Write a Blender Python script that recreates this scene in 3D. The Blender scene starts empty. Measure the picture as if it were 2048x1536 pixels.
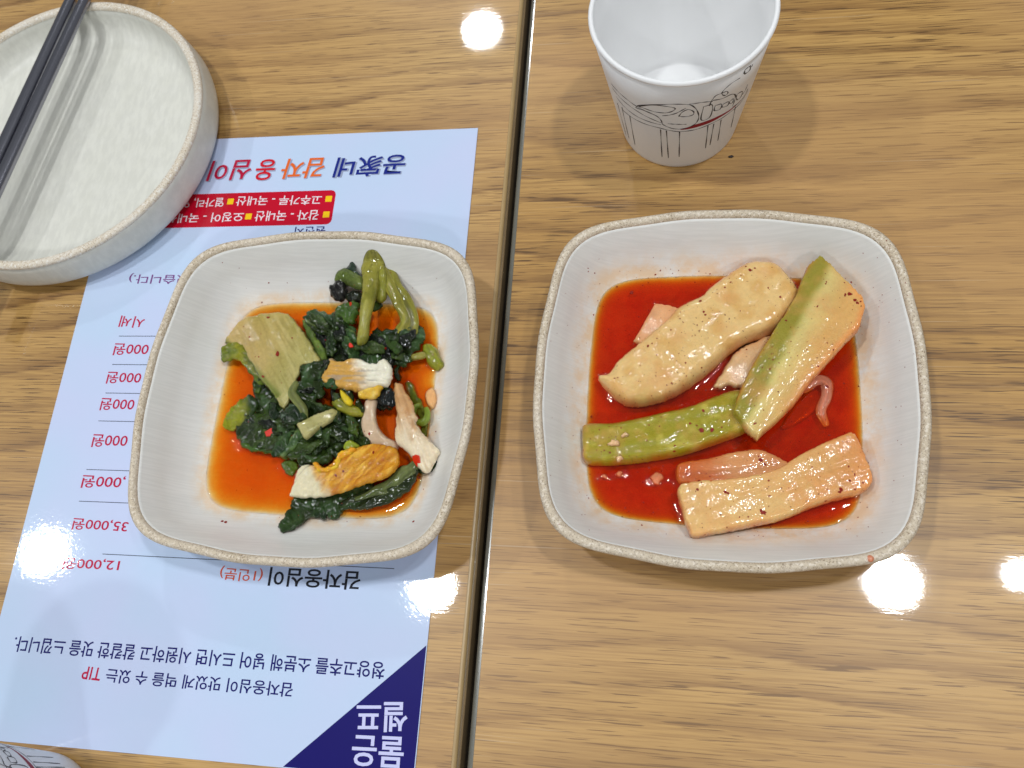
import bpy, bmesh, math, random
import numpy as np
from mathutils import Vector, Matrix
from mathutils.geometry import delaunay_2d_cdt
random.seed(7)
RNG = np.random.default_rng(7)
MM = 0.001
scene = bpy.context.scene
COL = scene.collection

# ------------------------------------------------------------------ camera
CAM = np.array([85.776, -242.034, 324.899])                      # millimetres above the table
ROT = np.array([[0.98465318, -0.01082467, 0.1741865],
                [0.06929817, 0.94027025, -0.33330108],
                [-0.16017451, 0.34025678, 0.92659023]])
FPX = 1717.94
cam_data = bpy.data.cameras.new("camera")
cam_data.sensor_width = 36.0
cam_data.lens = FPX / 2048 * 36
cam_data.clip_start = 0.01
cam_data.clip_end = 20
cam_data.dof.use_dof = True
cam_data.dof.focus_distance = 0.325
cam_data.dof.aperture_fstop = 20
cam = bpy.data.objects.new("camera", cam_data)
COL.objects.link(cam)
M4 = Matrix.Identity(4)
for i in range(3):
    for j in range(3):
        M4[i][j] = ROT[i][j]
    M4[i][3] = CAM[i] * MM
cam.matrix_world = M4
scene.camera = cam

# ------------------------------------------------------------------ room light
world = bpy.data.worlds.new("World")
scene.world = world
world.use_nodes = True
wn = world.node_tree
wn.nodes["Background"].inputs[0].default_value = (0.92, 0.965, 1.0, 1)
wn.nodes["Background"].inputs[1].default_value = 0.215

def downlight(loc, diam, power, color=(0.96, 0.985, 1.0)):
    ld = bpy.data.lights.new("ceiling_downlight", 'AREA')
    ld.shape = 'DISK'
    ld.size = diam
    ld.energy = power
    ld.color = color
    o = bpy.data.objects.new("ceiling_downlight", ld)
    o.location = loc
    COL.objects.link(o)
LP = 7.3
downlight((-1.415, -0.002, 1.6), 0.098, LP)
downlight((-0.420, -0.040, 1.6), 0.094, LP)
downlight((0.559, 0.020, 1.6), 0.104, LP)
downlight((-0.441, 1.529, 1.6), 0.104, LP)
downlight((0.805, 0.047, 1.6), 0.056, LP * 0.3)
downlight((0.600, -1.500, 1.6), 0.137, LP)
downlight((-0.420, -1.560, 1.6), 0.137, LP)

scene.view_settings.view_transform = 'Standard'
scene.view_settings.look = 'None'
scene.view_settings.exposure = 0.0
scene.view_settings.gamma = 1.0
scene.view_settings.use_curve_mapping = False
scene.cycles.max_bounces = 10
scene.cycles.transparent_max_bounces = 24

# ------------------------------------------------------------------ helpers
def srgb(r, g, b):
    f = lambda c: (c / 255 / 12.92) if c / 255 <= 0.04045 else ((c / 255 + 0.055) / 1.055) ** 2.4
    return np.array([f(r), f(g), f(b)])

def at(x, y, z=0.0):
    """point (mm) of the place seen at photograph position x, y and standing at height z"""
    d = ROT @ np.array([(x - 1024) / FPX, -(y - 768) / FPX, -1.0])
    return CAM + d * ((z - CAM[2]) / d[2])

def hash3(ix, iy, iz, seed):
    h = (ix * 374761393 + iy * 668265263 + iz * 2147483647 + seed * 1274126177) & 0xFFFFFFFF
    h = ((h ^ (h >> 13)) * 1274126177) & 0xFFFFFFFF
    h = h ^ (h >> 16)
    return (h & 0xFFFF) / 32767.5 - 1.0

def vnoise(x, y, z=0.0, seed=0):
    x = np.asarray(x, float); y = np.asarray(y, float); z = np.zeros_like(x) + z
    ix = np.floor(x).astype(np.int64); iy = np.floor(y).astype(np.int64); iz = np.floor(z).astype(np.int64)
    fx, fy, fz = x - ix, y - iy, z - iz
    u = fx * fx * (3 - 2 * fx); v = fy * fy * (3 - 2 * fy); w = fz * fz * (3 - 2 * fz)
    H = lambda a, b, c: hash3(ix + a, iy + b, iz + c, seed)
    L = lambda a, b, t: a + (b - a) * t
    return L(L(L(H(0, 0, 0), H(1, 0, 0), u), L(H(0, 1, 0), H(1, 1, 0), u), v),
             L(L(H(0, 0, 1), H(1, 0, 1), u), L(H(0, 1, 1), H(1, 1, 1), u), v), w)

def fbm(x, y, seed=0, octv=3):
    s = 0; a = 1.0; t = 0
    for k in range(octv):
        s = s + a * vnoise(x * 2 ** k, y * 2 ** k, 0.37 * k, seed + k); t += a; a *= 0.5
    return s / t

def mesh_obj(name, V, F, mat, parent=None, smooth=True, cols=None, loc=None):
    V = np.asarray(V, float)
    off = np.zeros(3) if loc is None else np.asarray(loc, float)
    me = bpy.data.meshes.new(name)
    me.from_pydata([tuple(p) for p in (V - off) * MM], [], [tuple(int(i) for i in f) for f in F])
    if smooth:
        me.polygons.foreach_set("use_smooth", [True] * len(me.polygons))
    if cols is not None:
        a = me.color_attributes.new("col", 'FLOAT_COLOR', 'POINT')
        a.data.foreach_set("color", np.c_[cols, np.ones(len(cols))].ravel())
    me.update()
    o = bpy.data.objects.new(name, me)
    if loc is not None:
        o.location = off * MM
    COL.objects.link(o)
    if mat is not None:
        me.materials.append(mat)
    if parent is not None:
        o.parent = parent
        if loc is None:
            o.matrix_parent_inverse = Matrix.Translation(-parent.location)
    return o

def thing(name, label, cat, loc, group=None):
    o = bpy.data.objects.new(name, None)
    o.empty_display_size = 0.02
    o.location = np.asarray(loc, float) * MM
    COL.objects.link(o)
    o["label"] = label; o["category"] = cat
    if group: o["group"] = group
    return o

def tag(o, label, cat, group=None):
    o["label"] = label; o["category"] = cat
    if group: o["group"] = group
    return o

def rings_mesh(rings, close_start=False, close_end=False):
    n = len(rings[0]); V = np.vstack(rings); F = []
    for k in range(len(rings) - 1):
        for i in range(n):
            j = (i + 1) % n
            F.append((k * n + i, k * n + j, (k + 1) * n + j, (k + 1) * n + i))
    V = list(V)
    if close_start:
        V.append(np.mean(rings[0], axis=0)); c = len(V) - 1
        F += [(c, (i + 1) % n, i) for i in range(n)]
    if close_end:
        V.append(np.mean(rings[-1], axis=0)); c = len(V) - 1; b = (len(rings) - 1) * n
        F += [(c, b + i, b + (i + 1) % n) for i in range(n)]
    return np.array(V), F

def smooth_path(P, n=40, closed=False):
    P = np.asarray(P, float)
    if closed: Q = np.vstack([P[-1], P, P[0], P[1]])
    else: Q = np.vstack([2 * P[0] - P[1], P, 2 * P[-1] - P[-2]])
    segs = len(Q) - 3; out = []
    per = max(2, n // segs)
    for s in range(segs):
        a, b, c, d = Q[s:s + 4]
        for t in np.arange(per) / per:
            out.append(0.5 * ((2 * b) + (c - a) * t + (2 * a - 5 * b + 4 * c - d) * t * t + (3 * b - a - 3 * c + d) * t ** 3))
    if not closed: out.append(P[-1])
    return np.array(out)

def tube(path, radii, nseg=14, flat=1.0, seed=0, rough=0.0):
    path = np.asarray(path, float); n = len(path)
    radii = np.interp(np.linspace(0, 1, n), np.linspace(0, 1, len(radii)), radii)
    T = np.gradient(path, axis=0); T /= np.linalg.norm(T, axis=1)[:, None]
    rings = []
    for k in range(n):
        side = np.cross(T[k], [0, 0, 1.0]); side /= np.linalg.norm(side) + 1e-9
        up = np.cross(side, T[k])
        th = np.linspace(0, 2 * np.pi, nseg, endpoint=False)
        rr = radii[k] * (1 + rough * vnoise(np.cos(th) * 1.3 + k * 0.09 + 50, np.sin(th) * 1.3 + 9, k * 0.11, seed))
        rings.append(path[k] + np.outer(np.cos(th) * rr, side) + np.outer(np.sin(th) * rr * flat, up))
    # rounded ends
    def cap(r, c, d, s):
        m = r.mean(0)
        return [m + (r - m) * f + d * s * g for f, g in ((0.85, 0.5), (0.5, 0.85))]
    e0 = cap(rings[0], 0, -T[0], radii[0] * 0.8); e1 = cap(rings[-1], 0, T[-1], radii[-1] * 0.8)
    return rings_mesh([e0[1], e0[0]] + rings + e1, True, True)

# ------------------------------------------------------------------ materials
MATS = {}
def newmat(name):
    m = bpy.data.materials.new(name); m.use_nodes = True
    nt = m.node_tree
    return m, nt, nt.nodes, nt.links, nt.nodes["Principled BSDF"]

def N(nt, typ, **kw):
    n = nt.nodes.new(typ)
    ins = kw.pop('ins', {})
    for k, v in kw.items(): setattr(n, k, v)
    for k, v in ins.items(): n.inputs[k].default_value = v
    return n

def coords(nt, scale=(1, 1, 1), kind='Object', rot=(0, 0, 0)):
    tc = N(nt, 'ShaderNodeTexCoord'); mp = N(nt, 'ShaderNodeMapping')
    mp.inputs['Scale'].default_value = scale; mp.inputs['Rotation'].default_value = rot
    nt.links.new(tc.outputs[kind], mp.inputs['Vector'])
    return mp.outputs['Vector']

def noise(nt, vec, scale, detail=3, rough=0.5, dist=0.0):
    n = N(nt, 'ShaderNodeTexNoise', ins={'Scale': scale, 'Detail': detail, 'Roughness': rough, 'Distortion': dist})
    nt.links.new(vec, n.inputs['Vector'])
    return n.outputs['Fac']

def ramp(nt, fac, stops, interp='LINEAR'):
    r = N(nt, 'ShaderNodeValToRGB'); cr = r.color_ramp; cr.interpolation = interp
    while len(cr.elements) < len(stops): cr.elements.new(0.5)
    for e, (p, c) in zip(cr.elements, stops):
        e.position = p
        e.color = (c, c, c, 1) if np.isscalar(c) else (*c, 1)
    nt.links.new(fac, r.inputs[0])
    return r.outputs['Color']

def mix(nt, fac, a, b, mode='MIX'):
    m = N(nt, 'ShaderNodeMix', data_type='RGBA', blend_type=mode)
    for sock, v in ((m.inputs[0], fac), (m.inputs[6], a), (m.inputs[7], b)):
        if isinstance(v, bpy.types.NodeSocket): nt.links.new(v, sock)
        elif np.isscalar(v): sock.default_value = v
        else: sock.default_value = (*v, 1)
    return m.outputs[2]

def math_(nt, op, a, b=None, clamp=False):
    m = N(nt, 'ShaderNodeMath', operation=op, use_clamp=clamp)
    for s, v in ((m.inputs[0], a), (m.inputs[1], b)):
        if v is None: continue
        if isinstance(v, bpy.types.NodeSocket): nt.links.new(v, s)
        else: s.default_value = v
    return m.outputs[0]

def bump(nt, height, dist, strength=1.0):
    b = N(nt, 'ShaderNodeBump', ins={'Strength': strength, 'Distance': dist})
    nt.links.new(height, b.inputs['Height'])
    return b.outputs['Normal']

def wood_material(name, seed, warm, rings=62.0, swirl=3.0):
    """oak-print laminate: flat-sawn figure (contours of a slow field), straight fibre and pore dashes"""
    m, nt, nodes, L, P = newmat(name)
    base = coords(nt)
    off = N(nt, 'ShaderNodeVectorMath', operation='ADD'); off.inputs[1].default_value = (seed * 3.1, seed * 1.7, seed)
    L.new(base, off.inputs[0]); v = off.outputs[0]
    def layer(sx, sy, detail=3, rough=0.55):
        mp = N(nt, 'ShaderNodeMapping'); mp.inputs['Scale'].default_value = (sx, sy, 1); L.new(v, mp.inputs[0])
        return noise(nt, mp.outputs[0], 1.0, detail, rough)
    sep = N(nt, 'ShaderNodeSeparateXYZ'); L.new(v, sep.inputs[0])
    field = math_(nt, 'ADD', math_(nt, 'MULTIPLY', sep.outputs[1], rings), math_(nt, 'MULTIPLY', layer(4.5, 15, 2, 0.45), swirl))
    fray = layer(45, 520, 3, 0.6)
    field = math_(nt, 'ADD', field, math_(nt, 'MULTIPLY', fray, 0.42))
    saw = math_(nt, 'FRACT', field)
    fibre = layer(26, 1250, 3, 0.6)     # straight fine fibre
    pore = layer(58, 1750, 1, 0.5)      # pore dashes
    broad = layer(2.2, 13, 2, 0.5)
    light = srgb(*warm[0]); mid = srgb(*warm[1]); dark = srgb(*warm[2])
    ringd = ramp(nt, saw, [(0.0, 0.85), (0.10, 0.62), (0.34, 0.22), (0.62, 0.0), (0.90, 0.04), (1.0, 0.85)])
    ringd = math_(nt, 'MULTIPLY', ringd, ramp(nt, layer(7, 40, 2, 0.5), [(0.36, 0.35), (0.62, 1.0)]))
    c = mix(nt, ramp(nt, broad, [(0.36, 0.0), (0.64, 1.0)]), light, mid)
    c = mix(nt, ringd, c, dark)
    c = mix(nt, ramp(nt, fibre, [(0.36, 0.54), (0.56, 0.0)]), c, dark)
    c = mix(nt, ramp(nt, fibre, [(0.60, 0.0), (0.72, 0.30)]), c, light * 1.12)
    pd = math_(nt, 'ADD', pore, math_(nt, 'MULTIPLY', ringd, -0.10))
    c = mix(nt, ramp(nt, pd, [(0.31, 0.95), (0.37, 0.0)]), c, dark * 0.55)
    hue = layer(5, 11, 1, 0.5)
    c = mix(nt, ramp(nt, hue, [(0.42, 0.0), (0.66, 0.55)]), c, srgb(188, 146, 96))
    # hairline scratches from wiping and crockery
    sc = None
    for ang, sx, sy, th in ((1.35, 9, 1500, 0.735), (0.5, 12, 1300, 0.75), (-0.6, 10, 1400, 0.75)):
        q = noise(nt, coords(nt, (sx, sy, 1), rot=(0, 0, ang)), 1.0, 1, 0.4)
        q = ramp(nt, q, [(th, 0.0), (th + 0.04, 1.0)])
        sc = q if sc is None else math_(nt, 'MAXIMUM', sc, q)
    c = mix(nt, math_(nt, 'MULTIPLY', sc, 0.30), c, srgb(214, 196, 168))
    L.new(c, P.inputs['Base Color'])
    P.inputs['Roughness'].default_value = 0.40
    P.inputs['Specular IOR Level'].default_value = 0.42
    P.inputs['Coat Weight'].default_value = 0.9
    P.inputs['Coat IOR'].default_value = 1.42
    sm = noise(nt, coords(nt, (14, 14, 1)), 1.0, 3, 0.6)
    rr = ramp(nt, sm, [(0.35, 0.022), (0.7, 0.05)])
    L.new(rr, P.inputs['Coat Roughness'])
    L.new(bump(nt, fibre, 0.00006, 0.5), P.inputs['Normal'])
    cb = layer(50, 700, 2, 0.5)
    cs = noise(nt, coords(nt, (900, 900, 1)), 1.0, 2)
    L.new(bump(nt, math_(nt, 'ADD', cb, math_(nt, 'MULTIPLY', cs, 0.6)), 0.000010, 0.6), P.inputs['Coat Normal'])
    return m

def plain(name, col, rough=0.5, spec=0.5, coat=0.0, coat_rough=0.1, metal=0.0, var=0.0, vscale=300, bmp=0.0, bscale=2000, sss=0.0, sss_r=(1, .6, .4)):
    m, nt, nodes, L, P = newmat(name)
    c = np.asarray(col)
    v = coords(nt)
    if var:
        cc = mix(nt, noise(nt, v, vscale, 3), c * (1 - var), np.minimum(c * (1 + var), 0.95))
        L.new(cc, P.inputs['Base Color'])
    else:
        P.inputs['Base Color'].default_value = (*c, 1)
    P.inputs['Roughness'].default_value = rough
    P.inputs['Specular IOR Level'].default_value = spec
    P.inputs['Metallic'].default_value = metal
    P.inputs['Coat Weight'].default_value = coat
    P.inputs['Coat Roughness'].default_value = coat_rough
    if sss:
        P.inputs['Subsurface Weight'].default_value = sss
        P.inputs['Subsurface Radius'].default_value = sss_r
        P.inputs['Subsurface Scale'].default_value = 0.003
    if bmp:
        L.new(bump(nt, noise(nt, v, bscale, 3), bmp), P.inputs['Normal'])
    return m

def ceramic(name, col, along=(60, 1400, 60), sc=0.06, stained=False):
    """matt melamine with fine brushed scratches"""
    m, nt, nodes, L, P = newmat(name)
    c = np.asarray(col)
    s1 = noise(nt, coords(nt, along), 1.0, 3, 0.6)
    s2 = noise(nt, coords(nt, (90, 90, 90)), 1.0, 3, 0.6)
    cc = mix(nt, ramp(nt, s1, [(0.40, 0.0), (0.62, 1.0)]), c * (1 - sc), np.minimum(c * (1 + sc), .9))
    cc = mix(nt, ramp(nt, s2, [(0.35, 0.25), (0.65, 0.0)]), cc, c * np.array([.93, .93, .88]))
    if stained:                                   # film of broth left on the wall by tilting
        st = N(nt, 'ShaderNodeAttribute', attribute_name='col')
        k = math_(nt, 'MULTIPLY', st.outputs['Fac'], ramp(nt, noise(nt, coords(nt, (120, 120, 120)), 1.0, 4, 0.7), [(0.36, 0.15), (0.62, 1.0)]))
        cc = mix(nt, k, cc, srgb(222, 190, 150))
    L.new(cc, P.inputs['Base Color'])
    L.new(ramp(nt, s1, [(0.3, 0.46), (0.7, 0.34)]), P.inputs['Roughness'])
    P.inputs['Specular IOR Level'].default_value = 0.36
    L.new(bump(nt, s1, 0.000015, 0.6), P.inputs['Normal'])
    return m

def speckle(name, base, dark, light):
    m, nt, nodes, L, P = newmat(name)
    v = coords(nt)
    a = noise(nt, v, 1700, 2, 0.7); b = noise(nt, v, 900, 2, 0.6); g = noise(nt, v, 60, 2)
    c = mix(nt, ramp(nt, a, [(0.36, 1.0), (0.46, 0.0)]), base, dark)
    c = mix(nt, ramp(nt, b, [(0.54, 0.0), (0.62, 0.8)]), c, light)
    c = mix(nt, ramp(nt, g, [(0.4, 0.0), (0.7, 0.35)]), c, light * 0.95)
    L.new(c, P.inputs['Base Color'])
    P.inputs['Roughness'].default_value = 0.55
    P.inputs['Specular IOR Level'].default_value = 0.3
    L.new(bump(nt, a, 0.00012, 0.6), P.inputs['Normal'])
    return m

def food(name, rough=0.22, spec=0.5, bscale=1400, bdist=0.00025, var=0.18, sss=0.25, sss_r=(1, .5, .25), coat=0.3, stain=None, wet=0.00016, croughness=0.07, wf=0.42):
    """wet food: own colour from the piece's colour attribute, fine grain and wet relief"""
    m, nt, nodes, L, P = newmat(name)
    at_ = N(nt, 'ShaderNodeAttribute', attribute_name='col')
    v = coords(nt)
    g = noise(nt, v, bscale * 0.35, 4, 0.65)
    lo = mix(nt, 1.0, at_.outputs['Color'], (1 - var,) * 3, 'MULTIPLY')
    hi = mix(nt, 1.0, at_.outputs['Color'], (1 + var,) * 3, 'MULTIPLY')
    c = mix(nt, g, lo, hi)
    if stain is not None:
        c = mix(nt, ramp(nt, noise(nt, v, 90, 3, 0.6), [(0.48, 0.0), (0.75, 0.55)]), c, stain)
        c = mix(nt, ramp(nt, noise(nt, v, 800, 2, 0.5), [(0.70, 0.0), (0.74, 0.9)]), c, srgb(120, 60, 25))
    L.new(c, P.inputs['Base Color'])
    P.inputs['Roughness'].default_value = rough
    P.inputs['Specular IOR Level'].default_value = spec
    P.inputs['Coat Weight'].default_value = coat
    P.inputs['Coat Roughness'].default_value = croughness
    P.inputs['Coat IOR'].default_value = 1.40
    P.inputs['Subsurface Weight'].default_value = sss
    P.inputs['Subsurface Radius'].default_value = sss_r
    P.inputs['Subsurface Scale'].default_value = 0.0035
    h = noise(nt, v, bscale, 2, 0.5)
    L.new(bump(nt, h, bdist, 0.6), P.inputs['Normal'])
    # beads and film of liquid: shallow millimetre relief under a clear gloss
    h2 = math_(nt, 'ADD', noise(nt, v, bscale * wf, 1, 0.5), math_(nt, 'MULTIPLY', noise(nt, v, bscale * wf * 0.3, 1, 0.5), 1.6))
    L.new(bump(nt, h2, wet, 1.0), P.inputs['Coat Normal'])
    return m

def broth_material(name, density, color, pulp, cloud):
    m, nt, nodes, L, P = newmat(name)
    nodes.remove(P)
    out = nodes["Material Output"]
    tr = N(nt, 'ShaderNodeBsdfTransparent')
    gl = N(nt, 'ShaderNodeBsdfGlossy', ins={'Roughness': 0.02})
    fr = N(nt, 'ShaderNodeFresnel', ins={'IOR': 1.36})
    nb = bump(nt, noise(nt, coords(nt), 260, 2), 0.00012, 0.35)
    L.new(nb, gl.inputs['Normal']); L.new(nb, fr.inputs['Normal'])
    geo = N(nt, 'ShaderNodeNewGeometry')
    fac = math_(nt, 'MULTIPLY', fr.outputs[0], math_(nt, 'SUBTRACT', 1.0, geo.outputs['Backfacing']))
    df = N(nt, 'ShaderNodeBsdfDiffuse', ins={'Color': (*pulp, 1)})     # suspended pulp and pepper dust
    cl = ramp(nt, noise(nt, coords(nt), 110, 4, 0.65), [(0.35, cloud * 0.6), (0.7, cloud * 1.5)])
    dep = N(nt, 'ShaderNodeAttribute', attribute_name='col')
    cl = math_(nt, 'MULTIPLY', math_(nt, 'MULTIPLY', cl, dep.outputs['Fac']), math_(nt, 'SUBTRACT', 1.0, geo.outputs['Backfacing']))
    mc = N(nt, 'ShaderNodeMixShader'); L.new(cl, mc.inputs[0]); L.new(tr.outputs[0], mc.inputs[1]); L.new(df.outputs[0], mc.inputs[2])
    ms = N(nt, 'ShaderNodeMixShader'); L.new(fac, ms.inputs[0]); L.new(mc.outputs[0], ms.inputs[1]); L.new(gl.outputs[0], ms.inputs[2])
    L.new(ms.outputs[0], out.inputs['Surface'])
    va = N(nt, 'ShaderNodeVolumeAbsorption', ins={'Color': (*color, 1), 'Density': density})
    L.new(va.outputs[0], out.inputs['Volume'])
    return m

MAT_WOOD_L = wood_material("wood_laminate_wide_figure", 1.0, ((200, 160, 96), (182, 140, 76), (122, 84, 40)), 58.0, 4.2)
MAT_WOOD_R = wood_material("wood_laminate_fine_figure", 4.3, ((200, 160, 95), (182, 139, 74), (126, 88, 42)), 62.0, 3.6)
MAT_EDGE_L = plain("table_edge_brown", srgb(146, 122, 88), 0.35, 0.5, 0.6, 0.15, var=0.25, vscale=120)
MAT_EDGE_TOP = plain("table_edge_olive", srgb(172, 144, 98), 0.4, 0.4, 0.5, 0.3, var=0.12, vscale=60)
MAT_EDGE_R = plain("table_edge_grey", srgb(104, 102, 92), 0.25, 0.5, 1.0, 0.12, var=0.2, vscale=80)
MAT_FLOOR = plain("dark_floor", (0.02, 0.018, 0.016), 0.8, var=0.3)
MAT_BOWL = ceramic("melamine_white", srgb(225, 224, 220), sc=0.035, stained=True)
MAT_BOWL_RND = ceramic("melamine_white_worn", srgb(215, 214, 205), along=(420, 140, 200), sc=0.05)
MAT_RIM = speckle("speckled_rim", srgb(202, 187, 163), srgb(138, 117, 95), srgb(230, 219, 203))
MAT_RIM_W = speckle("speckled_rim_worn", srgb(216, 204, 184), srgb(168, 146, 118), srgb(234, 230, 222))
MAT_PAPER = plain("cup_paper", srgb(238, 238, 238), 0.5, 0.35, 0.15, 0.3, bmp=0.00003, bscale=900)
MAT_INK = plain("black_ink", srgb(52, 46, 48), 0.6, 0.3)
MAT_INKRED = plain("red_ink", srgb(150, 22, 44), 0.55, 0.3)
MAT_STEEL = plain("stainless_steel", srgb(150, 150, 160), 0.2, 0.5, metal=1.0, bmp=0.00003, bscale=1500)

# ================================================================== TABLES AND FLOOR
GS = 0.0048                                   # the joint between the tables runs a hair off square
def slab(name, prof, y0, y1, mat, parent):
    """profile of (x, z) swept along the joint"""
    ys = np.linspace(y0, y1, 2)
    rings = [np.array([(x + GS * y, y, z) for x, z in prof]) for y in ys]
    n = len(prof); V = np.vstack(rings)
    F = [(i, (i + 1) % n, n + (i + 1) % n, n + i) for i in range(n)] + [tuple(range(n))[::-1], tuple(range(n, 2 * n))]
    return mesh_obj(name, V, F, mat, parent, smooth=False)

def arc(cx, cz, r, a0, a1, n=8):
    return [(cx + r * math.cos(math.radians(a)), cz + r * math.sin(math.radians(a))) for a in np.linspace(a0, a1, n)]

tl = thing("dining_table", "wood-grain dining table left of the dark joint, with the paper menu on it", "table", (-300, -100, -730), "dining tables pushed together")
tr = thing("dining_table", "wood-grain dining table right of the dark joint, under the radish bowl", "table", (400, -100, -730), "dining tables pushed together")
YA, YB = -620, 560
slab("wood_top", [(-760, -24), (14.2, -24), (14.2, 0), (-760, 0)], YA, YB, MAT_WOOD_L, tl)
slab("rounded_edge", [(14.25, -1.6)] + [(14.25, -0.02)] + arc(14.3, -1.8, 1.76, 88, 20, 8) + [(15.9, -1.9)], YA, YB, MAT_EDGE_TOP, tl)
slab("edge_band", [(14.25, -24), (14.25, -2.5)] + arc(15.7, -3.6, 1.1, 90, 10, 5) + [(16.85, -8), (16.85, -24)], YA, YB, MAT_EDGE_L, tl)
slab("wood_top", [(22.0, -24), (760, -24), (760, 0), (22.0, 0)], YA, YB, MAT_WOOD_R, tr)
slab("edge_band", [(21.95, -24), (21.95, -0.02)] + arc(21.6, -1.9, 1.86, 95, 175, 6) + [(19.6, -6), (19.6, -24)], YA, YB, MAT_EDGE_R, tr)
for t_, xs in ((tl, (-700, -60)), (tr, (90, 700))):
    for x in xs:
        for y in (-560, 500):
            V, F = tube(np.array([(x, y, -729.0), (x, y, -400), (x, y, -25)]), [22, 22, 24], 16)
            mesh_obj("leg", V, F, MAT_EDGE_R, t_)
fl = mesh_obj("floor", [(-3000, -3000, -735), (3000, -3000, -735), (3000, 3000, -735), (-3000, 3000, -735)], [(0, 1, 2, 3)], MAT_FLOOR)
fl["kind"] = "structure"

# ================================================================== MENU SHEET
MW, MH, MT = 180.65, 275.0, 0.45
def laminate(name, c1, c2, scale=18, rough=0.35):
    m, nt, nodes, L, P = newmat(name)
    g = noise(nt, coords(nt), scale, 2, 0.5)
    L.new(mix(nt, ramp(nt, g, [(0.35, 0.0), (0.65, 1.0)]), c1, c2), P.inputs['Base Color'])
    P.inputs['Roughness'].default_value = rough
    P.inputs['Specular IOR Level'].default_value = 0.05
    P.inputs['Coat Weight'].default_value = 0.9
    P.inputs['Coat Roughness'].default_value = 0.035
    v = coords(nt)
    h = math_(nt, 'ADD', noise(nt, v, 650, 2, 0.5), math_(nt, 'MULTIPLY', noise(nt, v, 60, 2), 3.0))
    L.new(bump(nt, h, 0.000028, 0.55), P.inputs['Coat Normal'])
    return m
MAT_MENU = laminate("menu_pale_blue", srgb(192, 212, 238), srgb(199, 209, 239))
MAT_NAVY = laminate("menu_navy", srgb(18, 14, 104), srgb(24, 14, 98))
MAT_RED = laminate("menu_red", srgb(196, 0, 40), srgb(190, 0, 34))
def inkm(name, c): return laminate("print_" + name, srgb(*c), srgb(*c) * 0.95)
INK = {k: inkm(k, c) for k, c in dict(navy=(20, 22, 104), red=(190, 20, 70), black=(18, 20, 34), orange=(206, 84, 52), purple=(120, 60, 130), white=(235, 225, 232),
        yellow=(246, 200, 20), pale=(206, 208, 246), grey=(150, 160, 186), line=(60, 66, 84), blue=(24, 40, 130), brightorange=(228, 104, 36), brightred=(206, 20, 40), crimson=(186, 14, 58)).items()}
menu = thing("paper_menu", "pale blue laminated Korean paper menu lying upside down on the left table", "menu", (-MW / 2, -MH / 2, 0.05))
bm = bmesh.new()
def box_into(x0, x1, y0, y1, z0, z1):
    V = [(x, y, z) for z in (z0, z1) for y in (y0, y1) for x in (x0, x1)]
    return V, [(0, 2, 3, 1), (4, 5, 7, 6), (0, 1, 5, 4), (2, 6, 7, 3), (0, 4, 6, 2), (1, 3, 7, 5)]
V, F = box_into(-MW, 0, -MH, 0, 0.05, MT)
mesh_obj("sheet", V, F, MAT_MENU, menu, smooth=False)
ZP = MT + 0.02
def mp(p, z=MT):
    return at(p[0], p[1], z)[:2]
def flat_poly(name, pts, mat, parent, z, thick=0.02):
    n = len(pts)
    V = [(x, y, z) for x, y in pts]
    return mesh_obj(name, V, [tuple(range(n))], mat, parent, smooth=False)
def ccw(pts):
    a = sum(pts[i][0] * pts[(i + 1) % len(pts)][1] - pts[(i + 1) % len(pts)][0] * pts[i][1] for i in range(len(pts)))
    return pts if a > 0 else pts[::-1]
tA = mp((856, 1291)); tB = mp((563, 1536)); dirt = (tB - tA); tC = tA + dirt * ((-MH + 0.3 - tA[1]) / dirt[1])
flat_poly("navy_corner", ccw([(-0.3, tA[1]), (-0.3, -MH + 0.3), (tC[0], -MH + 0.3)]), MAT_NAVY, menu, ZP)
# red panel with rounded ends
pr = [mp((673, 380)), mp((666, 448.5))]
px1 = pr[0][0]; py1 = pr[0][1]; py0 = pr[1][1]; px0 = -MW + 14
pts = []
for cx, cy, a in ((px1 - 2.5, py1 - 2.5, 0), (px0 + 2.5, py1 - 2.5, 90), (px0 + 2.5, py0 + 2.5, 180), (px1 - 2.5, py0 + 2.5, 270)):
    pts += [(cx + 2.5 * math.cos(math.radians(a + t)), cy + 2.5 * math.sin(math.radians(a + t))) for t in (0, 30, 60, 90)]
flat_poly("red_panel", pts, MAT_RED, menu, ZP)

def text_mesh(body, bold):
    cu = bpy.data.curves.new("lettering", 'FONT'); cu.body = body; cu.resolution_u = 3; cu.offset = bold
    to = bpy.data.objects.new("lettering", cu); COL.objects.link(to)
    dg = bpy.context.evaluated_depsgraph_get()
    me = bpy.data.meshes.new_from_object(to.evaluated_get(dg))
    V = np.array([v.co[:] for v in me.vertices]); F = [tuple(p.vertices) for p in me.polygons]
    bpy.data.objects.remove(to); bpy.data.meshes.remove(me); bpy.data.curves.remove(cu)
    return V, F
def text(body, lb, rb, lt, ink, bold=0.012, z=ZP + 0.03, slant=0.0, shift=(0, 0)):
    V, F = text_mesh(body, bold)
    lo = V.min(0); hi = V.max(0)
    u = (V[:, 0] - lo[0]) / (hi[0] - lo[0]); v = (V[:, 1] - lo[1]) / (hi[1] - lo[1])
    A = mp(lb); B = mp(rb); H = np.linalg.norm(mp(lt) - A)
    U = B - A; n = np.array([-U[1], U[0]]) / np.linalg.norm(U)
    X = A + np.outer(u, U) + np.outer(v, n * H) + np.outer(v, U / np.linalg.norm(U) * H * slant) + np.array(shift)
    return mesh_obj("lettering", np.c_[X, np.full(len(X), z)], F, INK[ink], menu, smooth=False)
text("감자옹심이 맛있게 먹을 수 있는", (588, 1366), (215, 1337), (588, 1395), 'navy', 0.014)
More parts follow.
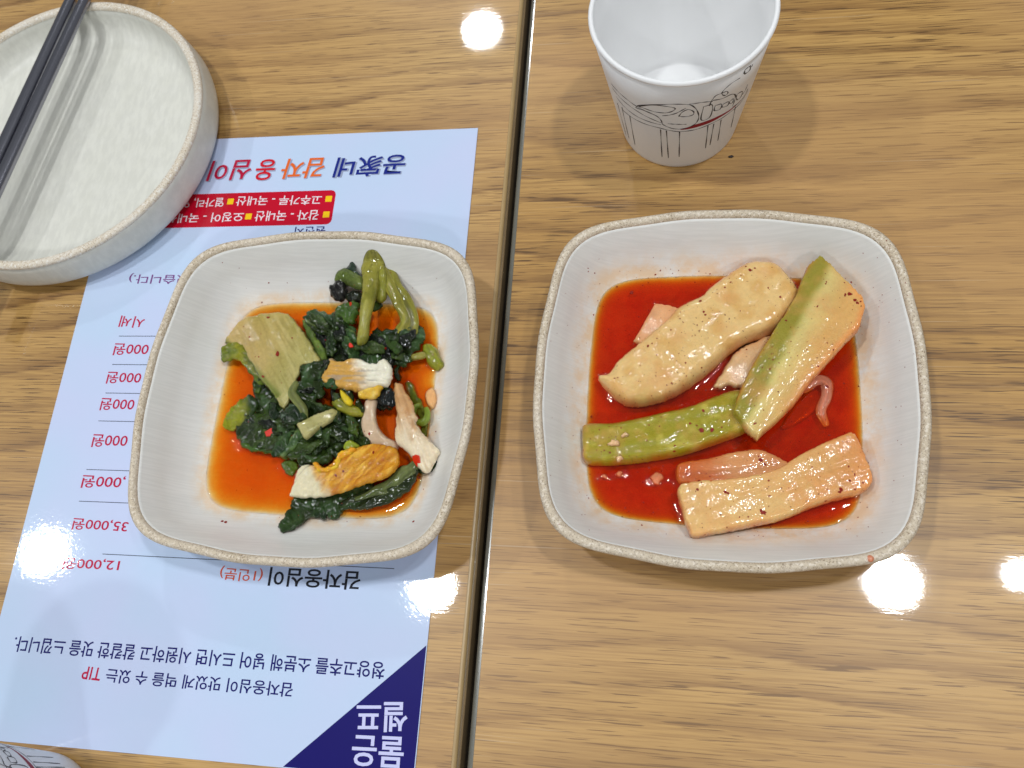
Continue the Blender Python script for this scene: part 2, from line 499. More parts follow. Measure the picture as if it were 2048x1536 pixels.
text("TIP", (205, 1336), (168, 1332), (205, 1361.5), 'red', 0.012)
text("청양고추를 소분해 넣어 드시면 시원하고 칼칼한 맛을 느낍니다.", (771.5, 1324.4), (31.7, 1272), (771.5, 1358.6), 'navy', 0.014)
text("감자옹심이", (723.6, 1142.8), (541, 1134), (723.6, 1181), 'black', 0.018)
text("(1인분)", (528, 1137), (443, 1130.6), (528, 1166), 'orange', 0.008)
text("12,000원", (241.7, 1119), (129, 1113.5), (241.7, 1143.8), 'red', 0.010)
text("35,000원", (258.6, 1041.4), (148.4, 1034.4), (258.6, 1066.4), 'red', 0.010)
text(",000원", (253, 952), (167, 948.4), (253, 979), 'red', 0.010)
for a, b, c in (((257.8, 870.3), (187.5, 868.4), (257.8, 895.7)), ((271.5, 798.4), (204.3, 796), (271.5, 822.6)),
                ((285, 745.3), (216.8, 743.4), (285, 768.7)), ((300, 688.3), (230.5, 686.7), (300, 711.7))):
    text("000원", a, b, c, 'red', 0.010)
text("물은", (809.8, 1474), (706.7, 1469), (804, 1536.8), 'pale', 0.016)
text("셀프", (816.5, 1404), (714, 1404), (811, 1464.5), 'pale', 0.016)
text("시세", (292, 633.6), (243, 631), (292, 656), 'red', 0.012)
text("있습니다.)", (380, 547), (261, 546), (380, 568), 'purple', 0.010)
text("감자 - 국내산", (639, 419.8), (512, 422.5), (639, 440), 'white', 0.010)
text("오징어 - 국내산", (489, 424), (335, 428), (489, 442.6), 'white', 0.010)
text("고추가루 - 국내산", (645, 390), (475, 393), (645, 408.8), 'white', 0.010)
text("열가리, 열", (450, 394.4), (366, 396.7), (450, 413.3), 'white', 0.010)
text("원산지", (652.5, 452.4), (591, 453.8), (652.5, 470), 'navy', 0.012)
for body, lb, rb, lt, ink in (("공家네", (816, 308), (676, 315), (816, 349), 'blue'), ("감자", (655.4, 314), (570, 318), (655.4, 354), 'brightorange'),
                              ("옹", (557, 317.7), (519, 319), (557, 359), 'brightred'), ("심이", (510, 318), (425.8, 321.8), (510, 358), 'crimson')):
    text(body, lb, rb, lt, 'grey', 0.036, z=ZP + 0.015, slant=0.14, shift=(0.5, -0.5))
    text(body, lb, rb, lt, ink, 0.016, slant=0.14)
for x, y in ((652.5, 429), (497, 433), (657.4, 397.7), (461, 403)):
    c = mp((x, y)); s = 1.55
    flat_poly("bullet", [(c[0] - s, c[1] - s), (c[0] + s, c[1] - s), (c[0] + s, c[1] + s), (c[0] - s, c[1] + s)], INK['yellow'], menu, ZP + 0.03)
for a, b in (((238, 672.3), (308, 673)), ((224.6, 729), (291, 729.3)), ((211, 786), (275, 786.7)), ((197, 841.8), (265.6, 842.2)),
             ((173, 939), (252, 941.4)), ((158, 1002.3), (250, 1006)), ((205, 1108), (430, 1117))):
    A = mp(a); y = A[1]
    flat_poly("ruled_line", [(A[0], y - .14), (-16, y - .14), (-16, y + .14), (A[0], y + .14)], INK['line'], menu, ZP + 0.03)

# ================================================================== PAPER CUPS
CRT, CRB, CH = 35.0, 24.88, 67.9
PRINT = {"a":[[-123.5,43.5],[-120.4,46.2],[-112.3,49.7],[-100.0,52.4],[-92.4,52.9],[-84.8,52.0],[-80.7,48.9],[-78.2,44.7],[-77.3,40.9],[-78.3,37.7],[-80.6,35.9],[-84.8,34.6],[-89.8,33.9],[-95.6,34.3],[-100.7,35.8],[-103.2,37.0]],"b":[[-123.5,43.5],[-117.7,44.0],[-111.7,43.8],[-106.8,42.4],[-104.1,39.9],[-103.2,36.6]],"c":[[-120.6,45.4],[-113.9,48.7],[-105.3,50.9],[-96.8,50.7],[-93.9,49.6],[-96.2,47.5],[-100.3,46.1],[-105.8,45.6],[-111.5,45.7],[-117.4,45.9],[-120.6,45.4]],"d":[[-103.1,43.6],[-99.0,44.4],[-93.6,46.1],[-89.7,48.2],[-86.9,49.8]],"e":[[-91.5,43.9],[-89.0,47.1],[-85.2,48.5],[-81.7,46.6],[-81.5,44.3],[-84.8,43.4],[-88.8,43.5],[-91.5,43.9]],"f":[[-99.2,37.9],[-93.5,37.8],[-85.7,37.4]],"g":[[-84.8,52.4],[-76.5,52.0],[-69.0,50.5]],"h":[[-75.0,48.6],[-68.7,47.6],[-68.7,39.0],[-75.2,38.8],[-75.0,48.6]],"i":[[-66.4,46.4],[-61.7,45.5],[-61.5,41.9],[-66.2,42.8],[-66.4,46.4]],"i2":[[-60.0,44.7],[-55.5,44.2],[-55.3,41.4],[-60.2,42.7],[-60.0,44.7]],"i3":[[-54.2,43.9],[-51.3,44.0],[-51.0,41.1],[-54.1,42.4],[-54.2,43.9]],"j":[[-69.2,51.2],[-62.5,49.6],[-54.8,48.9],[-50.3,45.8],[-49.2,41.2],[-49.6,38.0]],"k":[[-70.8,47.7],[-70.1,50.9],[-67.7,53.8],[-63.6,53.8],[-60.0,53.5],[-58.4,51.7],[-59.9,50.8],[-62.5,52.3],[-63.4,54.3],[-61.5,56.1],[-57.1,57.8],[-51.1,57.7]],"m":[[-147.3,47.2],[-138.2,46.8],[-130.6,46.1],[-123.9,45.1],[-117.7,44.4],[-108.9,43.0]],"m2":[[-147.8,44.2],[-139.8,43.1],[-130.0,42.2],[-121.6,41.0],[-112.3,39.5],[-104.2,38.0]],"m3":[[-145.1,39.9],[-136.6,38.0],[-126.1,36.8],[-115.9,36.5],[-104.3,36.4]],"m4":[[-139.9,33.3],[-129.1,33.2],[-118.2,33.4],[-106.9,33.6],[-99.3,32.8],[-91.9,31.9],[-84.6,31.8],[-77.1,32.0],[-68.1,32.8],[-57.6,33.2],[-49.7,33.8],[-39.4,34.0],[-32.4,38.1]],"n1":[[-146.5,34.3],[-150.1,7.5]],"n2":[[-140.1,35.3],[-144.5,8.6]],"n3":[[-132.1,33.2],[-135.7,8.0]],"n4":[[-105.0,32.4],[-105.8,8.6]],"n5":[[-100.5,32.3],[-99.8,8.6]],"n6":[[-90.5,31.9],[-90.0,9.9]],"n7":[[-68.8,32.3],[-66.4,12.9]],"n8":[[-63.9,31.9],[-62.4,13.9]],"n9":[[-57.7,32.1],[-54.4,14.0]],"n10":[[-45.2,34.8],[-40.3,16.8]],"o":[[-48.4,43.4],[-48.4,45.4],[-43.1,44.2],[-42.0,40.3],[-46.0,40.3],[-48.4,43.4]],"o2":[[-43.0,40.2],[-38.9,42.3],[-38.3,45.7]],"o3":[[-49.2,37.1],[-42.8,36.1],[-36.6,36.9],[-34.3,40.6]],"P":[[-48.5,59.0],[-48.6,61.2],[-45.5,61.4],[-44.2,60.8],[-43.0,57.8],[-46.2,57.7],[-48.5,59.0]],"P2":[[-41.8,60.6],[-42.2,59.1]]}
RED_UP = [[-90, 33.4], [-79.9, 36.1], [-70.4, 36.6], [-61.2, 36.7], [-51.7, 36.3], [-40, 36.6]]
RED_LO = [[-90, 33.2], [-84.6, 33.2], [-77.4, 33.7], [-67.6, 34.1], [-58.2, 35.0], [-51.1, 35.2], [-40, 36.2]]
def cone_pt(cx, cy, deg, z, off=0.0):
    r = CRB + (CRT - CRB) * z / CH + off
    return (cx + r * math.cos(math.radians(deg)), cy + r * math.sin(math.radians(deg)), z)
def ribbon(cx, cy, pts, w, turn):
    Q = smooth_path(np.array(pts, float), max(24, 6 * len(pts))) if len(pts) > 2 else np.linspace(pts[0], pts[1], 12)
    X = np.c_[np.radians(Q[:, 0]) * 30.0, Q[:, 1]]
    T = np.gradient(X, axis=0); T /= np.linalg.norm(T, axis=1)[:, None] + 1e-9
    Nn = np.c_[-T[:, 1], T[:, 0]]
    V = []; F = []
    for k in range(len(X)):
        ww = w * (0.8 + 0.35 * math.sin(k * 0.7 + len(pts)))
        for s in (-1, 1):
            p = X[k] + Nn[k] * ww * s
            V.append(cone_pt(cx, cy, math.degrees(p[0] / 30.0) + turn, p[1], 0.06))
        if k: F.append((2 * k - 2, 2 * k - 1, 2 * k + 1, 2 * k))
    return V, F
def paper_cup(cx, cy, label, turn=0.0):
    t = thing("paper_cup", label, "cup", (cx, cy, 0), "paper cups")
    th = np.linspace(0, 2 * np.pi, 128, endpoint=False)
    ring = lambda r, z: np.c_[cx + r * np.cos(th), cy + r * np.sin(th), np.full(len(th), z)]
    k = (CRT - CRB) / CH
    R = [ring(CRB - 0.9, 5), ring(CRB - 0.9, 0.5), ring(CRB - 0.4, 0.0), ring(CRB, 0.4)] + [ring(CRB + k * z, z) for z in (2, 12, 30, 50, CH - 3.2)]
    R += [ring(CRB + k * z - 0.4, z) for z in (CH - 3.0, 50, 30, 12, 6.2)] + [ring(r, 5.6) for r in (CRB - 0.4, 18, 10)] 
    V, F = rings_mesh(R, False, True)
    mesh_obj("cup_wall", V, F, MAT_PAPER, t)
    rr = [ring(CRT - 0.9 + 1.05 * math.cos(a), CH - 2.0 + 1.2 * math.sin(a)) for a in np.linspace(0, 2 * np.pi, 14)]
    V, F = rings_mesh(rr)
    mesh_obj("rolled_rim", V, F, MAT_PAPER, t)
    V = []; F = []                                # glued side seam: the lapped paper edge, inside and out
    for side, off, a0 in ((1, 0.10, 140.0),):
        b = len(V)
        for i, z in enumerate(np.linspace(7, CH - 3.4, 14)):
            for da, o2 in ((0, 0.16 * side), (9.0, 0.10 * side), (9.3, -0.05 * side)):
                V.append(cone_pt(cx, cy, a0 + da + turn, z, off + o2))
            if i: F += [(b + 3 * i - 3 + j, b + 3 * i + j, b + 3 * i + j + 1, b + 3 * i - 2 + j) for j in (0, 1)]
    mesh_obj("side_seam", V, F, MAT_PAPER, t, smooth=False)
    for key, pts in PRINT.items():
        V, F = ribbon(cx, cy, pts, 0.24 if key[0] != 'P' else 0.36, turn)
        mesh_obj("printed_line", V, F, MAT_INK, t)
    n = 30; V = []; F = []
    for i in range(n):
        a = -90 + 50 * i / (n - 1)
        up = np.interp(a, [p[0] for p in RED_UP], [p[1] for p in RED_UP]); lo = np.interp(a, [p[0] for p in RED_LO], [p[1] for p in RED_LO])
        V += [cone_pt(cx, cy, a + turn, lo, 0.05), cone_pt(cx, cy, a + turn, up, 0.05)]
        if i: F.append((2 * i - 2, 2 * i, 2 * i + 1, 2 * i - 1))
    mesh_obj("printed_red_stripe", V, F, MAT_INKRED, t)
    return t
paper_cup(91.05, 0.5, "empty white paper cup with a line-drawn train, standing above the radish bowl")
paper_cup(-144, -302, "white paper cup barely in view at the bottom left corner, below the menu", 120)

# ================================================================== SQUARE BOWLS
def sup(a, n, th):
    """plan outline: bowed-side square at the rim (n = 4) turning into a crisper square at the floor"""
    rim = (73.85 - 5.79 * np.cos(4 * th) + 1.40 * np.cos(8 * th) - 0.50 * np.cos(12 * th)) / 68.96
    w = np.clip((n - 4.0) / 1.8, 0, 1)
    n = 6.6
    return a * ((1 - w) * rim + w * (np.abs(np.cos(th)) ** n + np.abs(np.sin(th)) ** n) ** (-1.0 / n))
TH = np.linspace(0, 2 * np.pi, 192, endpoint=False)
INNER = [(65.3, 4.0, 27.3), (61.8, 4.22, 22.0), (58.4, 4.50, 16.6), (55.0, 4.80, 12.4), (52.2, 5.06, 9.7), (49.6, 5.30, 7.8), (46.6, 5.52, 6.35), (43.0, 5.70, 5.45), (38.0, 5.80, 5.0), (30.0, 5.80, 4.8), (12.0, 5.80, 4.75)]
def sring(c, rot, a, n, z):
    r = sup(a, n, TH)
    return np.c_[c[0] + r * np.cos(TH + rot), c[1] + r * np.sin(TH + rot), np.full(len(TH), z)]
def dense(prof, per=5):
    P = smooth_path(np.array(prof, float), per * (len(prof) - 1))
    return [tuple(p) for p in P]
def square_bowl(c, rot, label, wet):
    t = thing("square_bowl", label, "bowl", (c[0], c[1], 0), "square bowls")
    outer = [(40, 7, 1.2), (45.5, 6.5, 1.0), (46.5, 6.2, 0.1), (48.5, 5.8, 0.3), (50, 5.6, 3.0), (54, 5.2, 6.0), (59.5, 4.6, 13.0), (64, 4.15, 20), (67.2, 4, 25.4)]
    R = [sring(c, rot, *p) for p in outer] + [sring(c, rot, 66.4, 4.0, 26.6), sring(c, rot, 65.6, 4.0, 27.2)] + [sring(c, rot, *p) for p in dense(INNER)]
    V, F = rings_mesh(R, True, True)
    no = len(outer) + 2
    k = np.concatenate([np.full(len(TH), 0.0 if i < no else 0.85 * math.exp(-((r_[0, 2] - wet[0]) / (wet[1] if r_[0, 2] > wet[0] else 9)) ** 2)) for i, r_ in enumerate(R)] + [np.zeros(2)])
    mesh_obj("body", V, F, MAT_BOWL, t, cols=np.repeat(k[:, None], 3, 1))
    rim = [(67.0, 4, 25.2), (68.1, 4, 25.6), (68.8, 4, 26.9), (68.7, 4, 28.0), (67.9, 4, 29.0), (67.0, 4, 29.25), (66.1, 4, 28.9), (65.5, 4, 28.0), (65.2, 4, 26.6), (65.8, 4, 25.8)]
    V, F = rings_mesh([sring(c, rot, *p) for p in rim])
    mesh_obj("rim", V, F, MAT_RIM, t)
    return t
CL, RL = np.array([-52.5, -137.4]), math.radians(-0.8)
CR, RR = np.array([107.05, -131.7]), math.radians(-0.6)
square_bowl(CL, RL, "square white bowl with speckled rim holding green leaf kimchi, on the menu", (6.5, 2.2))
square_bowl(CR, RR, "square white bowl with speckled rim holding radish kimchi, on the bare table", (9.0, 6.0))
_IN = np.array(dense(INNER, 8))[::-1]
def inner_z(x, y, c, rot):
    x = np.asarray(x, float) - c[0]; y = np.asarray(y, float) - c[1]
    ca, sa = math.cos(-rot), math.sin(-rot)
    X = x * ca - y * sa; Y = x * sa + y * ca
    rad = np.hypot(X, Y); ang = np.arctan2(Y, X)
    z = np.full(X.shape, _IN[0, 2]); qp = None
    for k in range(len(_IN)):
        a, n, zz = _IN[k]
        q = rad / sup(a, n, ang)                      # below 1 inside this ring
        if qp is not None:
            sel = (q <= 1) & (qp > 1)
            t = (qp - 1) / (qp - q + 1e-9)
            z = np.where(sel, zp + (zz - zp) * t, z)
        qp, zp = q, zz
    return z

# ================================================================== ROUND DISH AND CHOPSTICKS
RC = np.array([-203.0, -5.1])
def round_dish():
    t = thing("round_dish", "empty round white dish with speckled rim at the top left, chopsticks across it", "dish", (RC[0], RC[1], 0))
    th = np.linspace(0, 2 * np.pi, 160, endpoint=False)
    ring = lambda r, z: np.c_[RC[0] + r * np.cos(th), RC[1] + r * np.sin(th), np.full(len(th), z)]
    prof = [(58, 1.4), (64, 1.2), (65, 0.1), (67.5, 0.1), (69, 1.0), (73.5, 3.2), (76.2, 6.0), (76.8, 8.6), (76.6, 12), (76.0, 17), (75.4, 20.2), (74.4, 21.0), (72.3, 21.0)]
    prof += [(71.4, 20.4), (70.6, 17), (69.2, 12.4), (66.5, 9.4), (62, 7.6), (56, 6.8), (45, 6.5), (20, 6.4)]
    V, F = rings_mesh([ring(r, z) for r, z in prof], True, True)
    mesh_obj("body", V, F, MAT_BOWL_RND, t)
    rim = [(75.4, 20.0), (75.6, 20.7), (75.2, 21.6), (74.2, 22.15), (73.0, 22.2), (71.9, 21.8), (71.3, 21.0), (71.2, 20.0)]
    V, F = rings_mesh([ring(r, z) for r, z in rim])
    mesh_obj("rim", V, F, MAT_RIM_W, t)
round_dish()
def chopstick(p_top, p_low, label, wid, ext=(48, 70)):
    A = at(*p_top, 24.6); B = at(*p_low, 24.6)
    d = (B - A) / np.linalg.norm(B - A)
    A = A - d * ext[0]; B = B + d * ext[1]
    side = np.cross(d, [0, 0, 1.0]); n = 40; rings = []
    for k in range(n):
        s = k / (n - 1); w = wid[0] + (wid[1] - wid[0]) * s; h = w * 0.82
        th = np.linspace(0, 2 * np.pi, 28, endpoint=False)
        e = 1.0
        cx = np.sign(np.cos(th)) * np.abs(np.cos(th)) ** e * w; cz = np.sign(np.sin(th)) * np.abs(np.sin(th)) ** e * h
        rings.append(A + (B - A) * s + np.outer(cx, side) + np.outer(cz, [0, 0, 1.0]))
    V, F = rings_mesh(rings, True, True)
    tag(mesh_obj("chopstick", V, F, MAT_STEEL, loc=(A + B) / 2), label, "chopstick", "pair of chopsticks on the round dish")
chopstick((141.5, 0), (0, 306), "steel chopstick on the round dish, the left one of the pair", (2.75, 3.5))
chopstick((169.5, 0), (0, 363), "steel chopstick on the round dish, the right one nearer the menu", (2.75, 3.5))

# ================================================================== FOOD: SHARED BUILDERS
def resample(P, step):
    P = np.asarray(P, float); Q = np.vstack([P, P[:1]])
    seg = np.linalg.norm(np.diff(Q, axis=0), axis=1); L = np.r_[0, np.cumsum(seg)]
    n = max(8, int(L[-1] / step)); t = np.linspace(0, L[-1], n, endpoint=False)
    return np.c_[np.interp(t, L, Q[:, 0]), np.interp(t, L, Q[:, 1])]

def poly_dist(X, P):
    """distance from points to a closed outline, negative outside"""
    A = P; B = np.roll(P, -1, axis=0); d = B - A; l2 = (d ** 2).sum(1) + 1e-12
    best = np.full(len(X), 1e18); inside = np.zeros(len(X), bool)
    for a, e, q, b in zip(A, d, l2, B):
        t = np.clip(((X - a) @ e) / q, 0, 1)
        w = X - a - np.outer(t, e)
        best = np.minimum(best, (w ** 2).sum(1))
        c = (a[1] > X[:, 1]) != (b[1] > X[:, 1])
        with np.errstate(divide='ignore', invalid='ignore'):
            xi = a[0] + (X[:, 1] - a[1]) / (b[1] - a[1]) * e[0]
        inside ^= c & (X[:, 0] < xi)
    r = np.sqrt(best)
    return np.where(inside, r, -r)

def fill(P, step, jitter=0.25):
    """triangulated fill of outline P: points, triangles, number of outline points"""
    lo, hi = P.min(0), P.max(0)
    gx, gy = np.meshgrid(np.arange(lo[0], hi[0], step), np.arange(lo[1], hi[1], step * 0.87))
    gx[1::2] += step * 0.5
    G = np.c_[gx.ravel(), gy.ravel()] + RNG.uniform(-jitter, jitter, (gx.size, 2)) * step
    G = G[poly_dist(G, P) > step * 0.55]
    X = np.vstack([P, G]); n = len(P)
    res = delaunay_2d_cdt([Vector(p) for p in X], [(i, (i + 1) % n) for i in range(n)], [], 1, 1e-7)
    return np.array([v[:] for v in res[0]]), [tuple(f) for f in res[2]], n

def grad(X, a, b):
    a = np.asarray(a, float); b = np.asarray(b, float); d = b - a
    return np.clip(((X - a) @ d) / (d @ d), 0, 1)
def lerp(a, b, t): return a + (b - a) * np.asarray(t)[:, None]
def sstep(e0, e1, x):
    t = np.clip((x - e0) / (e1 - e0), 0, 1); return t * t * (3 - 2 * t)

PXMM = 4.95                                      # photograph pixels per millimetre at the bowls
OUTLINES = {}
ALLFOOD = []
def piece(name, label, cat, outline, z, t, r, color, mat, org, sc, bowl, rag=0.0, lump=(0.6, 9.0), crumple=(0.0, 3.0), ribs=None, step=3.6,
          p=2.0, smooth_outline=True, seed=0, group=None, dome=0.0, thin=0.0, parent=None, curl=0.0):
    P = np.array(outline, float) / sc + np.array(org)
    if smooth_outline: P = smooth_path(P, len(P) * 6, closed=True)
    P = resample(P, step * 0.8)
    if rag:
        k = np.arange(len(P)); c = P.mean(0)
        Nn = np.roll(P, -1, 0) - np.roll(P, 1, 0); Nn = np.c_[Nn[:, 1], -Nn[:, 0]] / (np.linalg.norm(Nn, axis=1)[:, None] + 1e-9)
        P = P + Nn * (rag * fbm(P[:, 0] / 9.0 + seed, P[:, 1] / 9.0, seed, 3))[:, None]
    X, T, nb = fill(P, step)
    d = np.maximum(poly_dist(X, P), 0) / PXMM; d[:nb] = 0
    if callable(z): zc = z(X)
    elif np.isscalar(z): zc = np.full(len(X), float(z))
    else:                                                        # control heights (x, y, z)
        C = np.array(z, float); cp = C[:, :2] / sc + np.array(org)
        w = 1.0 / (((X[:, None, :] - cp[None]) ** 2).sum(2) + 60.0) ** 1.25
        zc = (w * C[None, :, 2]).sum(1) / w.sum(1)
    mmx, mmy = X[:, 0] / PXMM, X[:, 1] / PXMM
    f = lump[0] * fbm(mmx / lump[1] + 17.3 * seed, mmy / lump[1], 11 + seed, 3)
    if crumple[0]:
        an = seed * 1.7; ca_, sa_ = math.cos(an), math.sin(an)
        ux = (mmx * ca_ + mmy * sa_) / (crumple[1] * 1.9); uy = (-mmx * sa_ + mmy * ca_) / (crumple[1] * 0.8)
        wx = 0.7 * vnoise(ux * 1.1 + 9, uy * 1.1, 0.5, 37 + seed); wy = 0.7 * vnoise(ux * 1.1, uy * 1.1 + 4, 2.5, 38 + seed)
        a = vnoise(ux + wx, uy + wy, 0.3, 31 + seed); b = vnoise(ux * 2.1 + 3 + wy, uy * 2.1 + wx, 1.3, 41 + seed); c2 = vnoise(ux * 4.3, uy * 4.3, 2.3, 43 + seed)
        f = f + crumple[0] * ((1 - 2 * np.abs(a)) + 0.6 * (1 - 2 * np.abs(b)) + 0.3 * c2)
    if ribs is not None:
        (ax, ay), wl, amp = ribs
        l = math.hypot(ax, ay); s = (mmx * -ay + mmy * ax) / l; u = (mmx * ax + mmy * ay) / l
        f = f + amp * vnoise(s / wl + 0.6 * vnoise(u / 8, s / 8, 0, seed), u / (wl * 9), 0.7, 51 + seed)
    edge = np.clip(d / r, 0, 1)
    prof = (1 - (1 - edge) ** p) ** (1 / p)
    f = f * (0.55 + 0.45 * prof)
    zc = zc + dome * prof - curl * (1 - prof)
    th = (t - thin * (1 - prof)) * 0.5 * prof
    W = np.array([at(x, y, zz) for (x, y), zz in zip(X, zc)])
    top = W.copy(); top[:, 2] += th + f
    bot = W.copy(); bot[:, 2] -= th - f * 0.8
    c_, rot_ = bowl
    fl_ = inner_z(W[:, 0], W[:, 1], c_, rot_)
    bot[:, 2] = np.maximum(bot[:, 2], fl_ + 0.12); top[:, 2] = np.maximum(top[:, 2], fl_ + 0.3); 
    top[:nb] = (top[:nb] + bot[:nb]) / 2; 
    n = len(X); V = np.vstack([top, bot[nb:]])
    m = np.r_[np.arange(nb), np.arange(n, n + n - nb)]
    # orient so that upper faces look up
    def up(tri):
        a, b, c = top[list(tri)]
        return tri if (b[0] - a[0]) * (c[1] - a[1]) - (b[1] - a[1]) * (c[0] - a[0]) > 0 else tri[::-1]
    T = [up(q) for q in T]
    F = T + [tuple(m[i] for i in q[::-1]) for q in T]
    if callable(color): cols = color(X, d, f)
    else: cols = np.tile(np.asarray(color, float), (n, 1)) * (1 + 0.22 * fbm(mmx / 4 + seed, mmy / 4, 71 + seed, 3))[:, None]
    if mat is MAT_RADISH:                            # broth soaked into the rim of each piece
        k = 0.6 * np.exp(-d / 1.1) * sstep(-.5, .5, fbm(mmx / 5, mmy / 5, 91 + seed, 2))
        cols = cols + (srgb(206, 84, 38) - cols) * k[:, None]
    cols = np.clip(np.vstack([cols, cols[nb:]]), 0.002, 0.95)
    o = mesh_obj(name, V, F, mat, parent, cols=cols, loc=None if parent else np.array([W[:, 0].mean(), W[:, 1].mean(), bot[:, 2].min()]))
    if parent is None: tag(o, label, cat, group)
    OUTLINES.setdefault(id(bowl), []).append((P, float(zc.min() - t * .5), float(zc.max() + t * .5)))
    ALLFOOD.append(o)
    return o

def strand(name, label, cat, pts, radii, color, mat, org, sc, flat=0.8, rough=0.25, seed=0, group=None, color2=None, parent=None):
    Q = smooth_path(np.array([at(x / sc + org[0], y / sc + org[1], z) for x, y, z in pts]), 40)
    V, F = tube(Q, radii, 16, flat, seed, rough)
    c = np.tile(np.asarray(color, float), (len(V), 1))
    if color2 is not None:
        s = np.clip(np.argmin(((V[:, None, :2] - Q[None, :, :2]) ** 2).sum(2), axis=1) / (len(Q) - 1), 0, 1); c = lerp(c, np.asarray(color2), s)
    c = c * (1 + 0.3 * fbm(V[:, 0] / 2.2, V[:, 1] / 6 + seed, seed, 3))[:, None]
    ring_i = np.arange(len(V)) % 16
    c = c * (1 + 0.32 * hash3(ring_i, ring_i * 0 + seed, ring_i * 0, 5))[:, None]
    o = mesh_obj(name, V, F, mat, parent, cols=np.clip(c, .002, .95), loc=None if parent else Q.mean(0))
    if parent is None: tag(o, label, cat, group)
    ALLFOOD.append(o)
    return o

def broth(label, level, c, rot, mat, bowl, z_clear=0.0):
    iz = _IN[:, 2]; a = np.interp(level + 0.12, iz, _IN[:, 0]); n = np.interp(level + 0.12, iz, _IN[:, 1])
    r = sup(a - 0.05, n, TH)
    P = resample(np.c_[c[0] + r * np.cos(TH + rot), c[1] + r * np.sin(TH + rot)], 0.7)
    X, T, nb = fill(P, 0.85)
    d = np.maximum(poly_dist(X, P), 0); d[:nb] = 0
    top = level + 0.12 * np.exp(-d / 0.9)
    Q = (np.c_[X, np.full(len(X), level)] - CAM) @ ROT
    px = np.c_[1024 + FPX * Q[:, 0] / -Q[:, 2], 768 - FPX * Q[:, 1] / -Q[:, 2]]
    rise = np.zeros(len(X))
    for O, z0, z1 in OUTLINES.get(id(bowl), []):
        if z0 < level + 0.5 and z1 > level + .5:
            dd = np.abs(poly_dist(px, O)) / PXMM
            rise = np.maximum(rise, 0.75 * np.exp(-dd / 1.0))
    top = top + rise * (1 - np.exp(-d / 1.5))
    bot = inner_z(X[:, 0], X[:, 1], c, rot) + 0.04
    bot = np.minimum(bot, top - 0.02)
    n = len(X)
    top[:nb] = level + 0.12; bot_i = np.r_[np.arange(nb), np.arange(n, n + n - nb)]
    V = np.vstack([np.c_[X, top], np.c_[X[nb:], bot[nb:]]])
    def up(tri):
        a_, b_, c_ = X[list(tri)]
        return tri if (b_[0] - a_[0]) * (c_[1] - a_[1]) - (b_[1] - a_[1]) * (c_[0] - a_[0]) > 0 else tri[::-1]
    T = [up(q) for q in T]
    dep = np.clip((top - bot) / 2.2, 0, 1); dep[:nb] = 0
    dep = np.repeat(np.r_[dep, dep[nb:]][:, None], 3, 1)             # thicker liquid holds more pulp
    o = mesh_obj("kimchi_broth", V, T + [tuple(bot_i[i] for i in q[::-1]) for q in T], mat, cols=dep, loc=(c[0], c[1], level))
    tag(o, label, "broth")
    return o

MAT_RADISH = food("pickled_radish", 0.45, 0.2, 2100, 0.00024, 0.16, 0.40, (1, .74, .5), 1.0, stain=srgb(212, 146, 84), wet=0.00010, croughness=0.07, wf=0.62)
MAT_LEAF = food("wilted_leaf", 0.6, 0.0, 1900, 0.00030, 0.6, 0.0, (.5, 1, .3), 1.0, wet=0.00024, croughness=0.045)
MAT_PALE = food("pale_stalk", 0.5, 0.10, 2100, 0.00030, 0.24, 0.25, (1, .8, .4), 1.0, wet=0.00016, croughness=0.07)
MAT_BROTH_R = broth_material("red_broth", 2500, (0.966, 0.715, 0.02), srgb(204, 58, 14), 0.30)
MAT_BROTH_L = broth_material("orange_broth", 2400, (0.980, 0.730, 0.0), srgb(206, 92, 8), 0.22)
MAT_FLAKE = plain("chili_flake", srgb(132, 24, 6), 0.5, 0.25, 0.0, 0.15, var=0.45, vscale=900)
MAT_FLAKE_R = plain("chili_flake_bright", srgb(206, 40, 8), 0.35, 0.4, 0.2, 0.12, var=0.25, vscale=900)

# ================================================================== RADISH KIMCHI (right bowl)
BR = (CR, RR); OR, SR = (1050, 400), 1.9694
G_RAD = "pieces of radish kimchi"
c_r = srgb(224, 188, 124); c_rd = srgb(224, 168, 112); c_green = srgb(150, 146, 40)
def col_r1(X, d, f):
    n = fbm(X[:, 0] / 28, X[:, 1] / 28, 5, 3)
    c = lerp(c_r, srgb(214, 170, 100), sstep(-.1, .5, n))
    e = sstep(2.5, 0, d) * sstep(.4, 1, grad(X, (1450, 700), (1400, 540)))
    c = c + (srgb(232, 150, 110) - c) * (0.6 * e)[:, None]
    tip = sstep(40, 0, np.hypot(X[:, 0] - 1290, X[:, 1] - 800)) * .5
    return c + (srgb(205, 176, 96) - c) * tip[:, None]
def col_r2(X, d, f):
    a = np.array([1636, 520.]); b = np.array([1470, 830.]); u = (b - a) / np.linalg.norm(b - a); nrm = np.array([-u[1], u[0]])
    s = np.abs((X - a) @ nrm); t = grad(X, a, b)
    s = s + 5 * fbm(X[:, 0] / 30, X[:, 1] / 30, 3, 2)
    n = fbm(X[:, 0] / 25, X[:, 1] / 25, 8, 3)
    c = lerp(srgb(214, 192, 120), srgb(214, 166, 96), sstep(30, 90, s))
    c = c + (srgb(206, 196, 116) - c) * (sstep(50, 22, s) * .6)[:, None]
    g = sstep(36, 14, s - 6 * (1 - t))
    c = c + (srgb(140, 130, 18) - c) * (g * .92)[:, None]
    st = sstep(4, 0.5, d) * sstep(70, 105, s)
    c = c + (srgb(232, 150, 80) - c) * (st * .8)[:, None]
    return c * (1 + .08 * n)[:, None]
